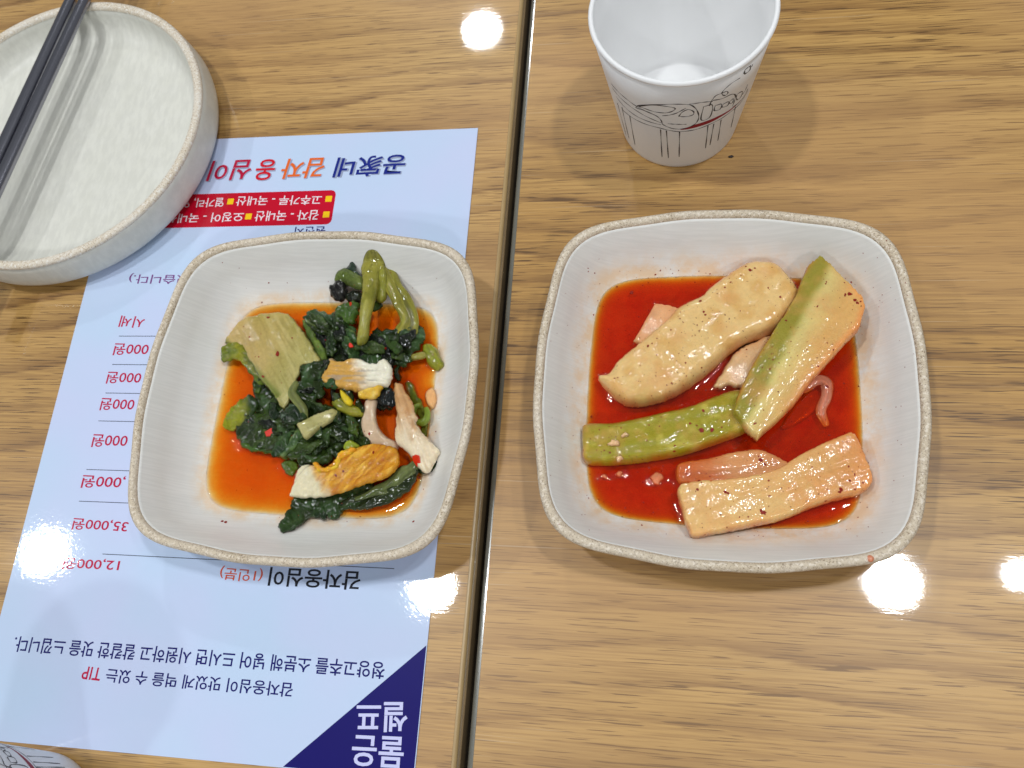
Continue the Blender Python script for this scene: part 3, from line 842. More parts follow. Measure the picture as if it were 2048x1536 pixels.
def col_r3(X, d, f):
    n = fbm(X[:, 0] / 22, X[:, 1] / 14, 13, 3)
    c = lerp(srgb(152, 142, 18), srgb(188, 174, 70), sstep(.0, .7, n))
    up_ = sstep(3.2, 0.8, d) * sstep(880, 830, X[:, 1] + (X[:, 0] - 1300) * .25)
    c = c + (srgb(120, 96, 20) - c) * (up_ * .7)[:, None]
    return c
def col_r4(X, d, f):
    n = fbm(X[:, 0] / 26, X[:, 1] / 26, 21, 3)
    c = lerp(srgb(224, 182, 116), srgb(214, 148, 84), sstep(1480, 1740, X[:, 0] + 90 * n))
    return c * (1 + .06 * n)[:, None]
def col_r5(X, d, f):
    n = fbm(X[:, 0] / 26, X[:, 1] / 26, 27, 3)
    return lerp(srgb(196, 96, 34), srgb(210, 148, 94), sstep(1390, 1470, X[:, 0] + 40 * n))
piece("radish_piece", "thin pale radish slice poking out behind the longest radish stick", "radish", [(425, 560), (460, 500), (510, 410), (560, 415), (620, 432), (640, 480), (560, 560), (480, 590)],
      [(430, 560, 8.4), (520, 420, 11), (620, 450, 11)], 4.5, 1.6, srgb(216, 164, 116), MAT_RADISH, OR, SR, BR, p=2.6, smooth_outline=False, seed=1, group=G_RAD, lump=(.4, 8))
piece("radish_piece", "ragged pale onion-like slice between the two crossing radish sticks", "radish", [(740, 735), (780, 670), (830, 600), (900, 560), (980, 540), (980, 640), (890, 720), (840, 745), (800, 735), (770, 745)],
      [(740, 735, 8.8), (900, 580, 11.5)], 3.5, 1.4, srgb(220, 180, 130), MAT_RADISH, OR, SR, BR, rag=3, seed=2, group=G_RAD)
piece("radish_piece", "orange stained radish slice half sunk above the bottom radish stick", "radish", [(596, 1050), (640, 1030), (720, 1018), (820, 995), (920, 985), (1000, 1015), (1040, 1050), (960, 1110), (760, 1130), (660, 1130), (602, 1115)],
      [(620, 1070, 9.2), (900, 1030, 8.6)], 6, 2.2, col_r5, MAT_RADISH, OR, SR, BR, seed=3, group=G_RAD, ribs=((8, -1), 1.6, .25), p=2.6)
piece("radish_stick", "longest pale rounded radish stick, at the top left of the red broth", "radish", [(288, 705), (330, 690), (370, 640), (430, 590), (500, 530), (560, 480), (610, 430), (690, 390), (720, 360), (790, 310), (860, 265), (930, 255), (990, 270), (1040, 320), (1075, 375), (1060, 430), (1000, 505), (930, 545), (870, 565), (800, 615), (720, 685), (640, 745), (560, 785), (480, 808), (410, 812), (360, 790), (320, 750)],
      [(330, 740, 11), (650, 560, 12.5), (1000, 350, 13)], 14, 5.2, col_r1, MAT_RADISH, OR, SR, BR, seed=4, group=G_RAD, lump=(.9, 9), p=2.4, ribs=((8, -6), 2.4, .3), crumple=(.12, 2.6), rag=1.5)
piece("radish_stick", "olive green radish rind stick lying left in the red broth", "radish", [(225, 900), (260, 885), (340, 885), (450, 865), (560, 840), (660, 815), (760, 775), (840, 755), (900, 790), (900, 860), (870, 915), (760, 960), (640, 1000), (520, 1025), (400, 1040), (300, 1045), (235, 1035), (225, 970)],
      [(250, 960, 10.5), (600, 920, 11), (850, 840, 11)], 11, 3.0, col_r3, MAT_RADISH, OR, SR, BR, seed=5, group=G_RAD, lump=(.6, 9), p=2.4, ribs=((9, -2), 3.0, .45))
piece("radish_stick", "peach coloured radish stick along the bottom of the red broth", "radish", [(600, 1140), (660, 1115), (760, 1110), (880, 1095), (980, 1070), (1060, 1020), (1150, 975), (1230, 940), (1280, 926), (1305, 960), (1335, 1030), (1362, 1115), (1320, 1160), (1200, 1190), (1100, 1225), (1000, 1265), (880, 1292), (760, 1317), (665, 1335), (642, 1310), (620, 1240)],
      [(650, 1220, 13), (1000, 1150, 12), (1320, 1050, 11.5)], 11.5, 1.7, col_r4, MAT_RADISH, OR, SR, BR, seed=6, group=G_RAD, lump=(.6, 9), p=3.2, ribs=((9, -3), 1.8, .25), rag=1.5, crumple=(.10, 2.0))
piece("radish_stick", "radish stick with a green rind edge crossing on top of the others", "radish", [(1155, 232), (1200, 270), (1260, 330), (1325, 395), (1337, 440), (1312, 520), (1250, 580), (1190, 650), (1120, 730), (1060, 810), (990, 880), (915, 947), (870, 910), (815, 845), (830, 790), (860, 720), (900, 640), (950, 560), (1010, 470), (1060, 390), (1090, 310), (1110, 270)],
      [(1160, 260, 19), (1100, 560, 19.5), (880, 880, 17.5)], 9, 1.3, col_r2, MAT_RADISH, OR, SR, BR, seed=7, group=G_RAD, lump=(.45, 10), p=3.4, smooth_outline=False, rag=1.5, ribs=((-5, 8), 1.8, .15), crumple=(.07, 2.0))
strand("onion_strip", "curled pinkish onion strip in the broth right of the crossing stick", "onion", [(1100, 750, 8.0), (1150, 716, 8.1), (1186, 724, 8.15), (1185, 770, 8.1), (1165, 830, 8.05), (1186, 885, 7.8)], [1.0, 1.9, 2.3, 1.8, 1.7, 1.0], srgb(204, 122, 92), MAT_PALE, OR, SR, 0.24, rough=0.4, seed=3)
piece("radish_piece", "sunken pinkish slice below the crossing stick's right edge", "radish", [(1010, 890), (1080, 790), (1150, 745), (1165, 800), (1120, 850), (1050, 895)], 5.8, 0.8, 0.8, srgb(206, 150, 120), MAT_PALE, OR, SR, BR, seed=9, group=G_RAD, rag=2)
G_GAR = "minced garlic bits in the radish bowl"
for i, (x, y, z, w, lab) in enumerate(((350, 955, 16.6, 22, "clump of minced garlic on the olive green radish stick"), (392, 925, 16.4, 15, "white garlic sliver at the upper right of the garlic clump"), (372, 1020, 15.6, 13, "garlic crumb below the garlic clump on the green stick"),
                                       (520, 1100, 8.0, 26, "pink minced garlic lump sunk left of the bottom radish stick"), (372, 1080, 8.2, 14, "small garlic crumb in broth under the green stick"), (312, 1090, 8.0, 12, "garlic crumb in broth near the bowl's left wall"))):
    pts = [(x + w * (1 + .35 * math.sin(3 * a + i)) * math.cos(a), y + w * .8 * (1 + .3 * math.cos(2 * a + i)) * math.sin(a)) for a in np.linspace(0, 2 * np.pi, 9, endpoint=False)]
    piece("garlic_bit", lab, "garlic", pts, z, 2.6, 1.3, srgb(232, 186, 140) if z > 12 else srgb(216, 130, 90), MAT_PALE, OR, SR, BR, rag=3, step=2.2, seed=20 + i, group=G_GAR, crumple=(.35, 1.6))

# ================================================================== LEAF KIMCHI (left bowl)
BL = (CL, RL); OL, SL = (380, 480), 2.4
G_LEAF = "wilted leaves of leaf kimchi"
DK = srgb(32, 44, 16); DK2 = srgb(50, 68, 24); BK = srgb(20, 22, 20); MG = srgb(80, 98, 28); YG = srgb(130, 136, 28); OLV = srgb(140, 134, 42)
def mixc(a, b, s, seed, lo=-.2, hi=.4):
    def fn(X, d, f):
        return lerp(np.asarray(a), np.asarray(b), sstep(lo, hi, fbm(X[:, 0] / s, X[:, 1] / s, seed, 3)))
    return fn
def veined(a, b, v, ax, seed, wl=7):
    def fn(X, d, f):
        s = (X[:, 0] * -ax[1] + X[:, 1] * ax[0]) / math.hypot(*ax); u = (X[:, 0] * ax[0] + X[:, 1] * ax[1]) / math.hypot(*ax)
        n = fbm(X[:, 0] / 22, X[:, 1] / 22, seed, 3)
        c = lerp(np.asarray(a), np.asarray(b), sstep(-.3, .5, n))
        k = sstep(.45, .75, vnoise(s / wl + .5 * n, u / (wl * 8), 0.1, seed + 3))
        k2 = sstep(.2, .7, vnoise(s / (wl * .45), u / (wl * 5), 0.4, seed + 5))
        c = c + (np.asarray(v) - c) * (k * .6)[:, None]
        return c * (1 - .35 * k2)[:, None]
    return fn
def leaf(name, label, cat, poly, z, t, r, col, seed, mat=None, **kw):
    kw.setdefault('group', G_LEAF)
    if name == "wilted_leaf":                     # thin limp sheets: sharp edge, deep folds
        t, r = min(t, 3.0) * 0.6, 0.8
        kw['rag'] = kw.get('rag', 2) * 1.2
        c = kw.get('crumple', (.4, 3)); kw['crumple'] = (c[0] * 1.5, c[1] * 0.95)
        kw.setdefault('step', 2.8)
    return piece(name, label, cat, poly, z, t, r, col, mat or MAT_LEAF, OL, SL, BL, seed=seed, **kw)
# --- lower layer
leaf("wilted_leaf", "crumpled dark green leaf mass in the middle of the pile", "leaf", [(295, 690), (350, 680), (430, 760), (470, 790), (560, 800), (660, 800), (720, 800), (820, 830), (840, 920), (830, 985), (740, 1010), (660, 1085), (600, 1085), (480, 1055), (380, 1015), (300, 1005), (240, 960), (230, 900), (280, 850), (330, 800), (310, 740)],
     [(260, 930, 8), (500, 900, 11), (780, 920, 10), (330, 720, 9)], 6, 4, veined(DK, DK2, srgb(70, 96, 56), (3, 2), 31), 31, rag=7, lump=(1.4, 8), crumple=(.75, 3.6))
leaf("wilted_leaf", "near black crumpled leaf below the two green stems", "leaf", [(600, 440), (720, 470), (800, 480), (850, 470), (900, 450), (960, 500), (980, 580), (960, 700), (980, 800), (900, 820), (800, 720), (700, 700), (640, 640), (630, 540)],
     [(650, 500, 10), (900, 520, 12), (900, 760, 10)], 6, 4, veined(BK, DK, srgb(60, 76, 58), (4, -1), 32), 32, rag=6, lump=(1.3, 7), crumple=(.8, 3.4))
leaf("wilted_leaf", "dark green leaf at the right of the pile near the broth edge", "leaf", [(870, 440), (950, 428), (1040, 430), (1090, 410), (1130, 440), (1122, 500), (1090, 530), (1060, 560), (1045, 600), (1000, 612), (950, 590), (910, 510)],
     [(900, 470, 12), (1040, 470, 12.5), (1110, 460, 10), (1000, 590, 10)], 4, 3, veined(DK, srgb(48, 72, 34), srgb(90, 120, 80), (5, 1), 33), 33, rag=6, lump=(1.3, 7), crumple=(.7, 3.0))
leaf("wilted_leaf", "long dark leaf with ragged edge along the bottom of the left bowl", "leaf", [(432, 1355), (470, 1305), (510, 1240), (600, 1215), (680, 1215), (780, 1190), (870, 1160), (900, 1230), (880, 1290), (800, 1292), (740, 1300), (710, 1335), (665, 1340), (640, 1295), (600, 1330), (560, 1345), (530, 1375), (450, 1408), (436, 1392)],
     [(450, 1380, 12), (560, 1290, 8), (800, 1240, 8)], 3, 2.5, veined(DK, srgb(44, 66, 32), srgb(76, 92, 50), (5, -2), 34), 34, rag=5, lump=(.9, 7), crumple=(.5, 3.4))
dl = leaf("curled_leaf", "dark curled leaf with a paler rib sweeping along the bottom right of the pile", "leaf", [(690, 1272), (780, 1225), (880, 1185), (970, 1140), (1025, 1085), (1078, 1072), (1102, 1100), (1068, 1180), (1002, 1242), (900, 1284), (800, 1297)],
     [(720, 1270, 8), (900, 1220, 9.5), (1070, 1090, 10)], 2.6, 1.6, veined(srgb(26, 34, 16), srgb(40, 50, 24), srgb(64, 74, 38), (3, -1.6), 135, 6), 135, rag=4, ribs=((3, -1.6), 2.0, .8), crumple=(.35, 2.8), lump=(1.2, 6), step=2.8)
strand("leaf_rib", "", "", [(800, 1240, 10.2), (890, 1212, 10.9), (970, 1168, 11.2), (1035, 1112, 11.2), (1078, 1078, 11)], [1.2, 2.2, 2.6, 2.4, 1.8], srgb(70, 80, 40), MAT_LEAF, OL, SL, 0.5, .5, 5, color2=srgb(96, 104, 62), parent=dl)
leaf("wilted_leaf", "dark leaf tip under the lower end of the white stalk", "leaf", [(1095, 1095), (1150, 1080), (1188, 1068), (1178, 1100), (1130, 1125), (1100, 1120)], 8.6, 2, 1.5, DK, 35, rag=2)
leaf("wilted_leaf", "yellow green leaf lobe at the far left over orange broth", "leaf", [(163, 862), (200, 802), (250, 762), (300, 740), (330, 790), (290, 850), (235, 905), (190, 918), (165, 892)],
     [(180, 880, 8), (290, 770, 11)], 3, 2.2, lambda X, d, f: lerp(srgb(134, 136, 26), srgb(40, 58, 22), sstep(470, 500, X[:, 0] + 18 * fbm(X[:, 0] / 16, X[:, 1] / 16, 36, 3))), 36, rag=4, crumple=(.5, 2.8), lump=(.9, 6))
leaf("wilted_leaf", "crinkled mid green leaf edge at the lower left of the pile", "leaf", [(215, 915), (262, 925), (335, 955), (405, 985), (470, 1000), (470, 1045), (380, 1028), (310, 1020), (250, 985), (222, 955)],
     [(230, 935, 7.6), (440, 1020, 9.5)], 3, 2, veined(srgb(58, 86, 32), srgb(84, 110, 40), DK, (3, 1), 37), 37, rag=6, crumple=(.5, 2.6))
leaf("wilted_leaf", "glossy dark leaf fold beside the pale stalk slice", "leaf", [(420, 1010), (470, 930), (520, 880), (560, 890), (540, 950), (500, 1010), (450, 1050)],
     12, 3, 2.2, veined(srgb(40, 66, 40), srgb(96, 122, 62), srgb(120, 140, 80), (2, -3), 38), 38, rag=3, crumple=(.4, 2.6))
leaf("wilted_leaf", "small green leaf scrap touching the lower left broth", "leaf", [(438, 1075), (480, 1055), (515, 1075), (505, 1120), (470, 1128)], 6.6, 1.4, 0.8, MG, 39, rag=5, step=2.4, crumple=(.5, 2.0))
leaf("leaf_strip", "green strip sunk in the broth at the right of the pile", "leaf", [(1030, 690), (1062, 680), (1095, 745), (1125, 800), (1140, 890), (1135, 985), (1112, 990), (1105, 900), (1085, 820), (1050, 755)], [(1050, 700, 6.2), (1110, 820, 6.6), (1125, 980, 6.2)], 1.4, 1.0, veined(srgb(104, 106, 28), srgb(76, 88, 22), srgb(130, 132, 60), (1, 3), 136, 5), 136, rag=3, ribs=((1, 3), 1.4, .35), step=2.6)
th_ = np.linspace(-0.6, 4.6, 12)
strand("scallion_ring", "curled green scallion ring at the right edge of the pile", "scallion", [(1105 + 36 * math.cos(a), 835 + 42 * math.sin(a), 9.4) for a in th_], [1.0, 1.5, 1.6, 1.0], srgb(112, 130, 40), MAT_PALE, OL, SL, 1.4, .3, 8)
piece("onion_scrap", "small peach onion scrap in the broth right of the pile", "onion", [(1130, 735), (1165, 708), (1185, 765), (1165, 812), (1138, 785)], 7.6, 2, 1.4, srgb(226, 170, 112), MAT_PALE, OL, SL, BL, seed=9)
# --- middle layer
leaf("wilted_leaf", "mid green leaf fold between the pale leaf and the dark pile", "leaf", [(540, 385), (575, 400), (615, 470), (655, 540), (665, 590), (620, 580), (585, 510), (550, 430)],
     [(550, 400, 10), (650, 570, 13)], 4, 2.4, veined(srgb(76, 96, 36), srgb(104, 122, 50), srgb(60, 84, 30), (2, 4), 40), 40, rag=3, crumple=(.3, 3))
leaf("wilted_leaf", "dark green crinkled leaf above the black leaf, left of the stems", "leaf", [(545, 378), (600, 338), (660, 352), (700, 345), (760, 395), (808, 450), (795, 500), (720, 490), (650, 460), (590, 440)],
     [(570, 370, 10), (700, 420, 13), (790, 480, 13)], 4, 2.8, veined(DK, srgb(60, 92, 50), srgb(120, 136, 76), (4, 2), 41), 41, rag=7, crumple=(.8, 3.2), lump=(1.2, 6))
leaf("wilted_leaf", "small bright green leaf with an orange fleck, left of the upright stem", "leaf", [(712, 330), (735, 300), (770, 296), (812, 306), (822, 350), (800, 392), (760, 400), (728, 385), (700, 370)], 15, 3, 2.4, veined(srgb(58, 84, 26), srgb(86, 108, 42), srgb(126, 140, 76), (1, -3), 42, 4), 42, rag=7, crumple=(.6, 2.4), lump=(1.6, 4))
leaf("folded_leaf", "rounded blackish folded leaf at the top of the pile, left of the stems", "leaf", [(670, 245), (685, 212), (720, 200), (755, 215), (762, 250), (745, 285), (705, 295), (678, 275)], 14, 6, 3.4, veined(srgb(20, 18, 20), srgb(34, 32, 30), srgb(60, 60, 52), (2, 3), 43, 5), 43, crumple=(.9, 2.8), rag=6, p=2, step=2.6)
leaf("folded_leaf", "smaller blackish folded leaf tucked against the upright stem, below the green stub", "leaf", [(750, 262), (785, 245), (820, 258), (822, 290), (790, 305), (758, 295)], 13, 4, 2.4, veined(srgb(24, 26, 20), srgb(44, 50, 32), srgb(70, 76, 50), (3, -1), 44, 5), 44, crumple=(.9, 2.6), rag=6, p=2, step=2.6)
leaf("greens_stalk", "thick green leaf stub at the top left of the stems", "stem", [(693, 195), (705, 160), (745, 138), (790, 150), (835, 185), (838, 235), (800, 238), (745, 215), (705, 218)], [(700, 180, 15), (830, 210, 16)], 6, 3.2, veined(srgb(86, 100, 46), srgb(104, 116, 56), srgb(120, 130, 74), (3, 1.2), 45, 5), 45, ribs=((3, 1.2), 1.2, .2), group="stalks in the leaf kimchi")
leaf("wilted_leaf", "pointed dark leaf scrap topping the green leaf stub", "leaf", [(748, 140), (768, 118), (790, 116), (805, 150), (815, 175), (790, 165), (765, 150)], 17, 2, 1.4, srgb(44, 58, 46), 46, rag=1.5, step=2.6)
strand("greens_stalk", "right outer stem of the folded green stems, reaching the dark leaf", "stem", [(930, 130, 16), (985, 215, 15), (1040, 300, 13.5), (1073, 370, 12.5), (1070, 440, 12)], [2.2, 2.7, 2.8, 2.7, 2.3], srgb(116, 112, 36), MAT_PALE, OL, SL, .62, .45, 11, group="stalks in the leaf kimchi")
strand("greens_stalk", "right inner stem of the folded green stems beside an orange pool", "stem", [(925, 150, 16.5), (965, 235, 15.5), (1005, 315, 14), (1035, 385, 12.8), (1010, 440, 12)], [2.2, 2.5, 2.7, 2.5, 2.2], srgb(132, 126, 44), MAT_PALE, OL, SL, .62, .45, 12, group="stalks in the leaf kimchi")
leaf("greens_stalk", "short middle flap of the folded green stems", "stem", [(895, 185), (930, 120), (952, 190), (950, 260), (925, 300), (890, 285)], [(925, 140, 17), (915, 290, 14)], 5, 2.4, mixc(srgb(136, 134, 44), srgb(112, 112, 34), 20, 47), 47, mat=MAT_PALE, ribs=((0, 1), 1.6, .25), group="stalks in the leaf kimchi")
leaf("greens_stalk", "long upright olive stem on top of the pile", "stem", [(822, 130), (845, 100), (880, 82), (920, 88), (940, 125), (915, 180), (898, 260), (880, 335), (865, 400), (858, 470), (838, 500), (805, 505), (800, 470), (810, 400), (816, 320), (824, 240), (826, 180)],
     [(890, 100, 17.5), (850, 300, 18.6), (830, 490, 17)], 4.2, 2.6, veined(srgb(146, 140, 54), srgb(116, 114, 34), srgb(174, 168, 88), (-1.1, 4), 48, 5), 48, mat=MAT_PALE, ribs=((-1.1, 4), 1.0, .4), p=2, lump=(1.0, 7), group="stalks in the leaf kimchi")
leaf("wilted_leaf", "black glossy leaf knot right of the white cabbage heart", "leaf", [(902, 745), (955, 712), (990, 735), (990, 790), (945, 806), (905, 785)], 13, 5, 3, srgb(22, 26, 26), 49, crumple=(.8, 2.6), rag=5)
leaf("scallion_stub", "yellow green scallion stub at the right broth edge", "scallion", [(1118, 515), (1160, 498), (1195, 545), (1222, 595), (1205, 622), (1178, 628), (1145, 602), (1128, 560)], [(1140, 520, 9), (1190, 600, 8)], 3.6, 1.6, veined(srgb(140, 138, 30), srgb(112, 124, 30), srgb(164, 164, 60), (2, 3), 50, 5), 50, mat=MAT_PALE, group="scallion bits", rag=3, crumple=(.5, 2.2))
leaf("leaf_strip", "pale olive strip under the dark right leaf, beside the scallion stub", "leaf", [(1050, 560), (1085, 540), (1140, 535), (1148, 555), (1110, 575), (1065, 580)], 9.5, 2, 1.3, srgb(140, 132, 58), 51, mat=MAT_PALE, rag=2, step=2.6)
leaf("wilted_leaf", "dark leaf draped against the right side of the pale leaf", "leaf", [(530, 605), (600, 588), (668, 575), (675, 640), (650, 700), (610, 765), (570, 840), (520, 850), (482, 805), (500, 720), (525, 660)],
     [(600, 600, 15), (540, 800, 13)], 4, 3, veined(DK, srgb(46, 68, 32), srgb(80, 104, 70), (2, -4), 52), 52, rag=5, crumple=(.75, 3.2), lump=(1.2, 6))
leaf("onion_slice", "translucent pinkish onion slice standing between the two cabbage hearts", "onion", [(848, 765), (898, 765), (893, 830), (905, 895), (945, 945), (1000, 975), (985, 1020), (905, 1005), (850, 970), (820, 890), (830, 830)],
     [(870, 780, 13.5), (850, 900, 13), (960, 990, 11)], 3, 1.8, mixc(srgb(198, 172, 142), srgb(196, 142, 118), 30, 53), 53, mat=MAT_PALE, group="onion pieces", lump=(.7, 9))
leaf("greens_stalk", "short yellow green stem piece in the centre of the pile", "stem", [(678, 775), (715, 752), (780, 785), (835, 812), (830, 848), (770, 845), (705, 815)], 13.8, 3, 2.2, veined(srgb(140, 136, 34), srgb(104, 110, 26), srgb(164, 160, 72), (3, 1), 54, 5), 54, mat=MAT_PALE, group="stalks in the leaf kimchi", ribs=((3, 1), 1.2, .4), rag=2)
leaf("cabbage_stalk", "pale trapezoid slice of cabbage stalk in the lower middle of the pile", "cabbage", [(508, 882), (560, 860), (620, 830), (690, 808), (725, 828), (685, 872), (620, 912), (562, 962), (545, 952), (528, 918)],
     [(530, 910, 15), (700, 830, 14)], 3.2, 1.6, veined(srgb(176, 168, 112), srgb(150, 144, 82), srgb(196, 190, 140), (3, -1.4), 55, 5), 55, mat=MAT_PALE, ribs=((3, -1.4), 1.4, .2), smooth_outline=False, p=2.6, group="cabbage pieces")
leaf("wilted_leaf", "shiny dark leaf curl over the tip of the pale leaf", "leaf", [(440, 830), (470, 795), (520, 790), (560, 820), (560, 860), (520, 885), (470, 890), (440, 870)], 15.5, 3, 2.6, veined(srgb(28, 42, 22), srgb(50, 72, 36), srgb(84, 104, 84), (3, -2), 56), 56, rag=3, crumple=(.5, 3.0))
strand("greens_stalk", "thin olive stem curling down beside the pale leaf", "stem", [(508, 690, 15), (492, 735, 15.5), (515, 775, 16), (545, 815, 16), (552, 865, 15)], [1.6, 1.9, 1.9, 1.7, 1.3], srgb(110, 116, 62), MAT_PALE, OL, SL, .9, .1, 13, group="stalks in the leaf kimchi")
# --- pale cabbage leaf with green rim
def col_pale(X, d, f):
    n = fbm(X[:, 0] / 40, X[:, 1] / 40, 60, 3)
    c = lerp(srgb(176, 158, 88), srgb(154, 144, 62), sstep(-.3, .4, n))
    c = c + (srgb(172, 166, 110) - c) * (grad(X, (500, 640), (580, 800)) * .7)[:, None]
    s = (X[:, 0] * .88 - X[:, 1] * .47)
    k = sstep(.3, .8, vnoise(s / 9, (X[:, 0] * .47 + X[:, 1] * .88) / 90, 0, 61))
    c = c + (srgb(192, 182, 122) - c) * (k * .5)[:, None]
    k3 = sstep(.1, .6, vnoise(s / 3.5, (X[:, 0] * .47 + X[:, 1] * .88) / 26, 0, 161)); c = c + (srgb(128, 120, 50) - c) * (k3 * .45)[:, None]
    c = c + (srgb(196, 160, 104) - c) * (sstep(150, 20, np.hypot(X[:, 0] - 470, X[:, 1] - 690)) * .55)[:, None]
    a, b = np.array([448, 690.]), np.array([560, 800.]); u = (b - a) / np.linalg.norm(b - a)
    w = np.abs((X - a) @ np.array([-u[1], u[0]])) + 5 * n
    g = sstep(20, 5, w) * (grad(X, a, b) < .98)
    return c + (srgb(96, 112, 34) - c) * (g * .8)[:, None]
pale = leaf("cabbage_leaf", "broad pale yellow cabbage leaf at the upper left of the pile", "cabbage", [(165, 490), (200, 440), (255, 385), (340, 352), (430, 345), (490, 370), (530, 420), (570, 480), (610, 540), (632, 582), (590, 602), (540, 605), (528, 650), (503, 720), (482, 772), (452, 818), (430, 790), (400, 745), (355, 690), (320, 640), (285, 580), (255, 535), (225, 515), (180, 505)],
     [(180, 490, 10), (400, 400, 12), (600, 580, 15), (450, 790, 14), (330, 620, 13)], 1.6, 1.2, col_pale, 60, mat=MAT_PALE, rag=3, lump=(2.0, 11), ribs=((1.0, 1.9), 2.2, .5), crumple=(.14, 2.6), dome=1.0, step=2.8, group="cabbage pieces")
leaf("wilted_leaf", "frilly yellow green leaf border folded under the pale leaf's left side", "leaf", [(148, 545), (158, 515), (200, 498), (245, 500), (285, 545), (325, 610), (360, 680), (352, 700), (320, 690), (285, 640), (262, 600), (220, 580), (180, 585), (155, 575)],
     [(170, 545, 9.5), (250, 540, 11.5), (340, 680, 11)], 2.6, 1.8, veined(srgb(134, 132, 28), srgb(84, 100, 26), srgb(60, 92, 24), (2, 2.4), 61), 61, rag=5, crumple=(.5, 2.4))
# --- cabbage hearts
def col_heart1(X, d, f):
    n = fbm(X[:, 0] / 14, X[:, 1] / 8, 62, 3)
    t = sstep(690, 735, X[:, 0] + 16 * n + .35 * (720 - X[:, 1]))
    c = lerp(srgb(200, 152, 70), srgb(226, 220, 198), t)
    gy = sstep(.25, .6, vnoise(X[:, 0] / 26, X[:, 1] / 5, 0, 63)) * sstep(770, 745, X[:, 0])
    return c + (srgb(150, 144, 136) - c) * (gy * .6)[:, None]
h1 = leaf("cabbage_heart", "small white cabbage heart with yellow frilly end in the middle of the pile", "cabbage", [(628, 655), (652, 610), (668, 570), (720, 582), (800, 568), (880, 598), (930, 572), (962, 600), (974, 650), (955, 702), (905, 706), (850, 722), (780, 728), (722, 716), (682, 716), (650, 690)],
     [(660, 640, 15), (800, 640, 17), (950, 640, 16)], 4.5, 2.6, col_heart1, 62, mat=MAT_PALE, rag=4, ribs=((5, .6), 1.0, .7), lump=(1.1, 6), crumple=(.10, 2.4), step=2.4, group="cabbage pieces")
piece("yellow_frill", "", "", [(808, 738), (850, 708), (925, 706), (908, 748), (872, 768), (830, 764)], 16, 3, 2, mixc(srgb(214, 168, 48), srgb(224, 190, 90), 10, 64), MAT_PALE, OL, SL, BL, rag=4, crumple=(.6, 1.8), step=2.4, seed=64, parent=h1)
piece("yellow_stub", "", "", [(722, 718), (748, 735), (782, 775), (770, 798), (742, 784), (722, 748)], 16.5, 3, 1.8, srgb(206, 180, 30), MAT_PALE, OL, SL, BL, step=2.4, seed=65, parent=h1)
def col_stalk(X, d, f):
    n = fbm(X[:, 0] / 9, X[:, 1] / 22, 66, 3)
    t = sstep(815, 900, X[:, 1] + 30 * n)
    c = lerp(srgb(204, 158, 108), srgb(228, 212, 182), t)
    k = sstep(.2, .6, vnoise(X[:, 0] / 6 - X[:, 1] / 16, X[:, 1] / 40, 0, 67)) * (1 - t * .7)
    return c + (srgb(176, 126, 78) - c) * (k * .6)[:, None]
leaf("cabbage_stalk", "long white and tan cabbage stalk at the right of the pile", "cabbage", [(978, 698), (1020, 690), (1036, 730), (1068, 780), (1076, 820), (1092, 855), (1086, 885), (1122, 932), (1162, 972), (1202, 1012), (1190, 1042), (1142, 1118), (1092, 1090), (1048, 1022), (1002, 985), (986, 940), (992, 860), (984, 780)],
     [(1000, 710, 12), (1040, 860, 16), (1140, 1060, 12)], 5, 2.6, col_stalk, 66, mat=MAT_PALE, rag=3, ribs=((1, 2.6), 1.4, .8), lump=(1.1, 6), crumple=(.10, 2.4), step=2.4, group="cabbage pieces")
def col_heart2(X, d, f):
    n = fbm(X[:, 0] / 12, X[:, 1] / 12, 68, 3)
    t = sstep(628, 660, X[:, 0] + 12 * n - .5 * (X[:, 1] - 960))
    c = lerp(srgb(222, 212, 178), srgb(206, 140, 28), t)
    k = sstep(.1, .6, vnoise((X[:, 0] + X[:, 1] * .9) / 7, (X[:, 0] * .9 - X[:, 1]) / 40, 0, 69))
    c = c + (srgb(236, 186, 70) - c) * (t * k * .7)[:, None]
    k2 = sstep(.2, .5, vnoise((X[:, 0] + X[:, 1] * .8) / 4.5, (X[:, 0] * .8 - X[:, 1]) / 30, 0, 169)); c = c + (srgb(176, 96, 14) - c) * (t * k2 * .6)[:, None]
    s = sstep(.35, .7, n) * t * sstep(700, 760, X[:, 0])
    c = c + (srgb(196, 100, 40) - c) * (s * .5)[:, None]
    e = sstep(1.8, .4, d) * sstep(980, 1000, X[:, 1] + .35 * (X[:, 0] - 600) - 40)
    return c + (srgb(228, 194, 120) - c) * (e * .6)[:, None]
h2 = leaf("cabbage_heart", "large cabbage heart with orange yellow ruffles and white base at the bottom", "cabbage", [(478, 1224), (498, 1170), (522, 1098), (578, 1074), (638, 1098), (690, 1062), (740, 1022), (800, 1002), (850, 985), (910, 980), (985, 998), (1004, 1060), (992, 1102), (942, 1142), (860, 1172), (762, 1202), (682, 1228), (580, 1238), (510, 1237)],
     [(520, 1200, 12), (700, 1120, 15.5), (950, 1050, 14)], 5, 3.0, col_heart2, 68, mat=MAT_PALE, rag=3, ribs=((3, -2.0), 1.5, .95), lump=(1.2, 6), crumple=(.22, 2.4), step=2.4, group="cabbage pieces")
piece("yellow_frill", "", "", [(592, 1072), (612, 1065), (640, 1090), (690, 1080), (700, 1050), (740, 1010), (790, 995), (800, 1015), (740, 1050), (712, 1095), (650, 1118), (605, 1105)], 17, 2.6, 1.4, mixc(srgb(220, 176, 34), srgb(224, 150, 30), 12, 70), MAT_PALE, OL, SL, BL, rag=4, crumple=(.5, 1.8), step=2.4, seed=70, parent=h2)
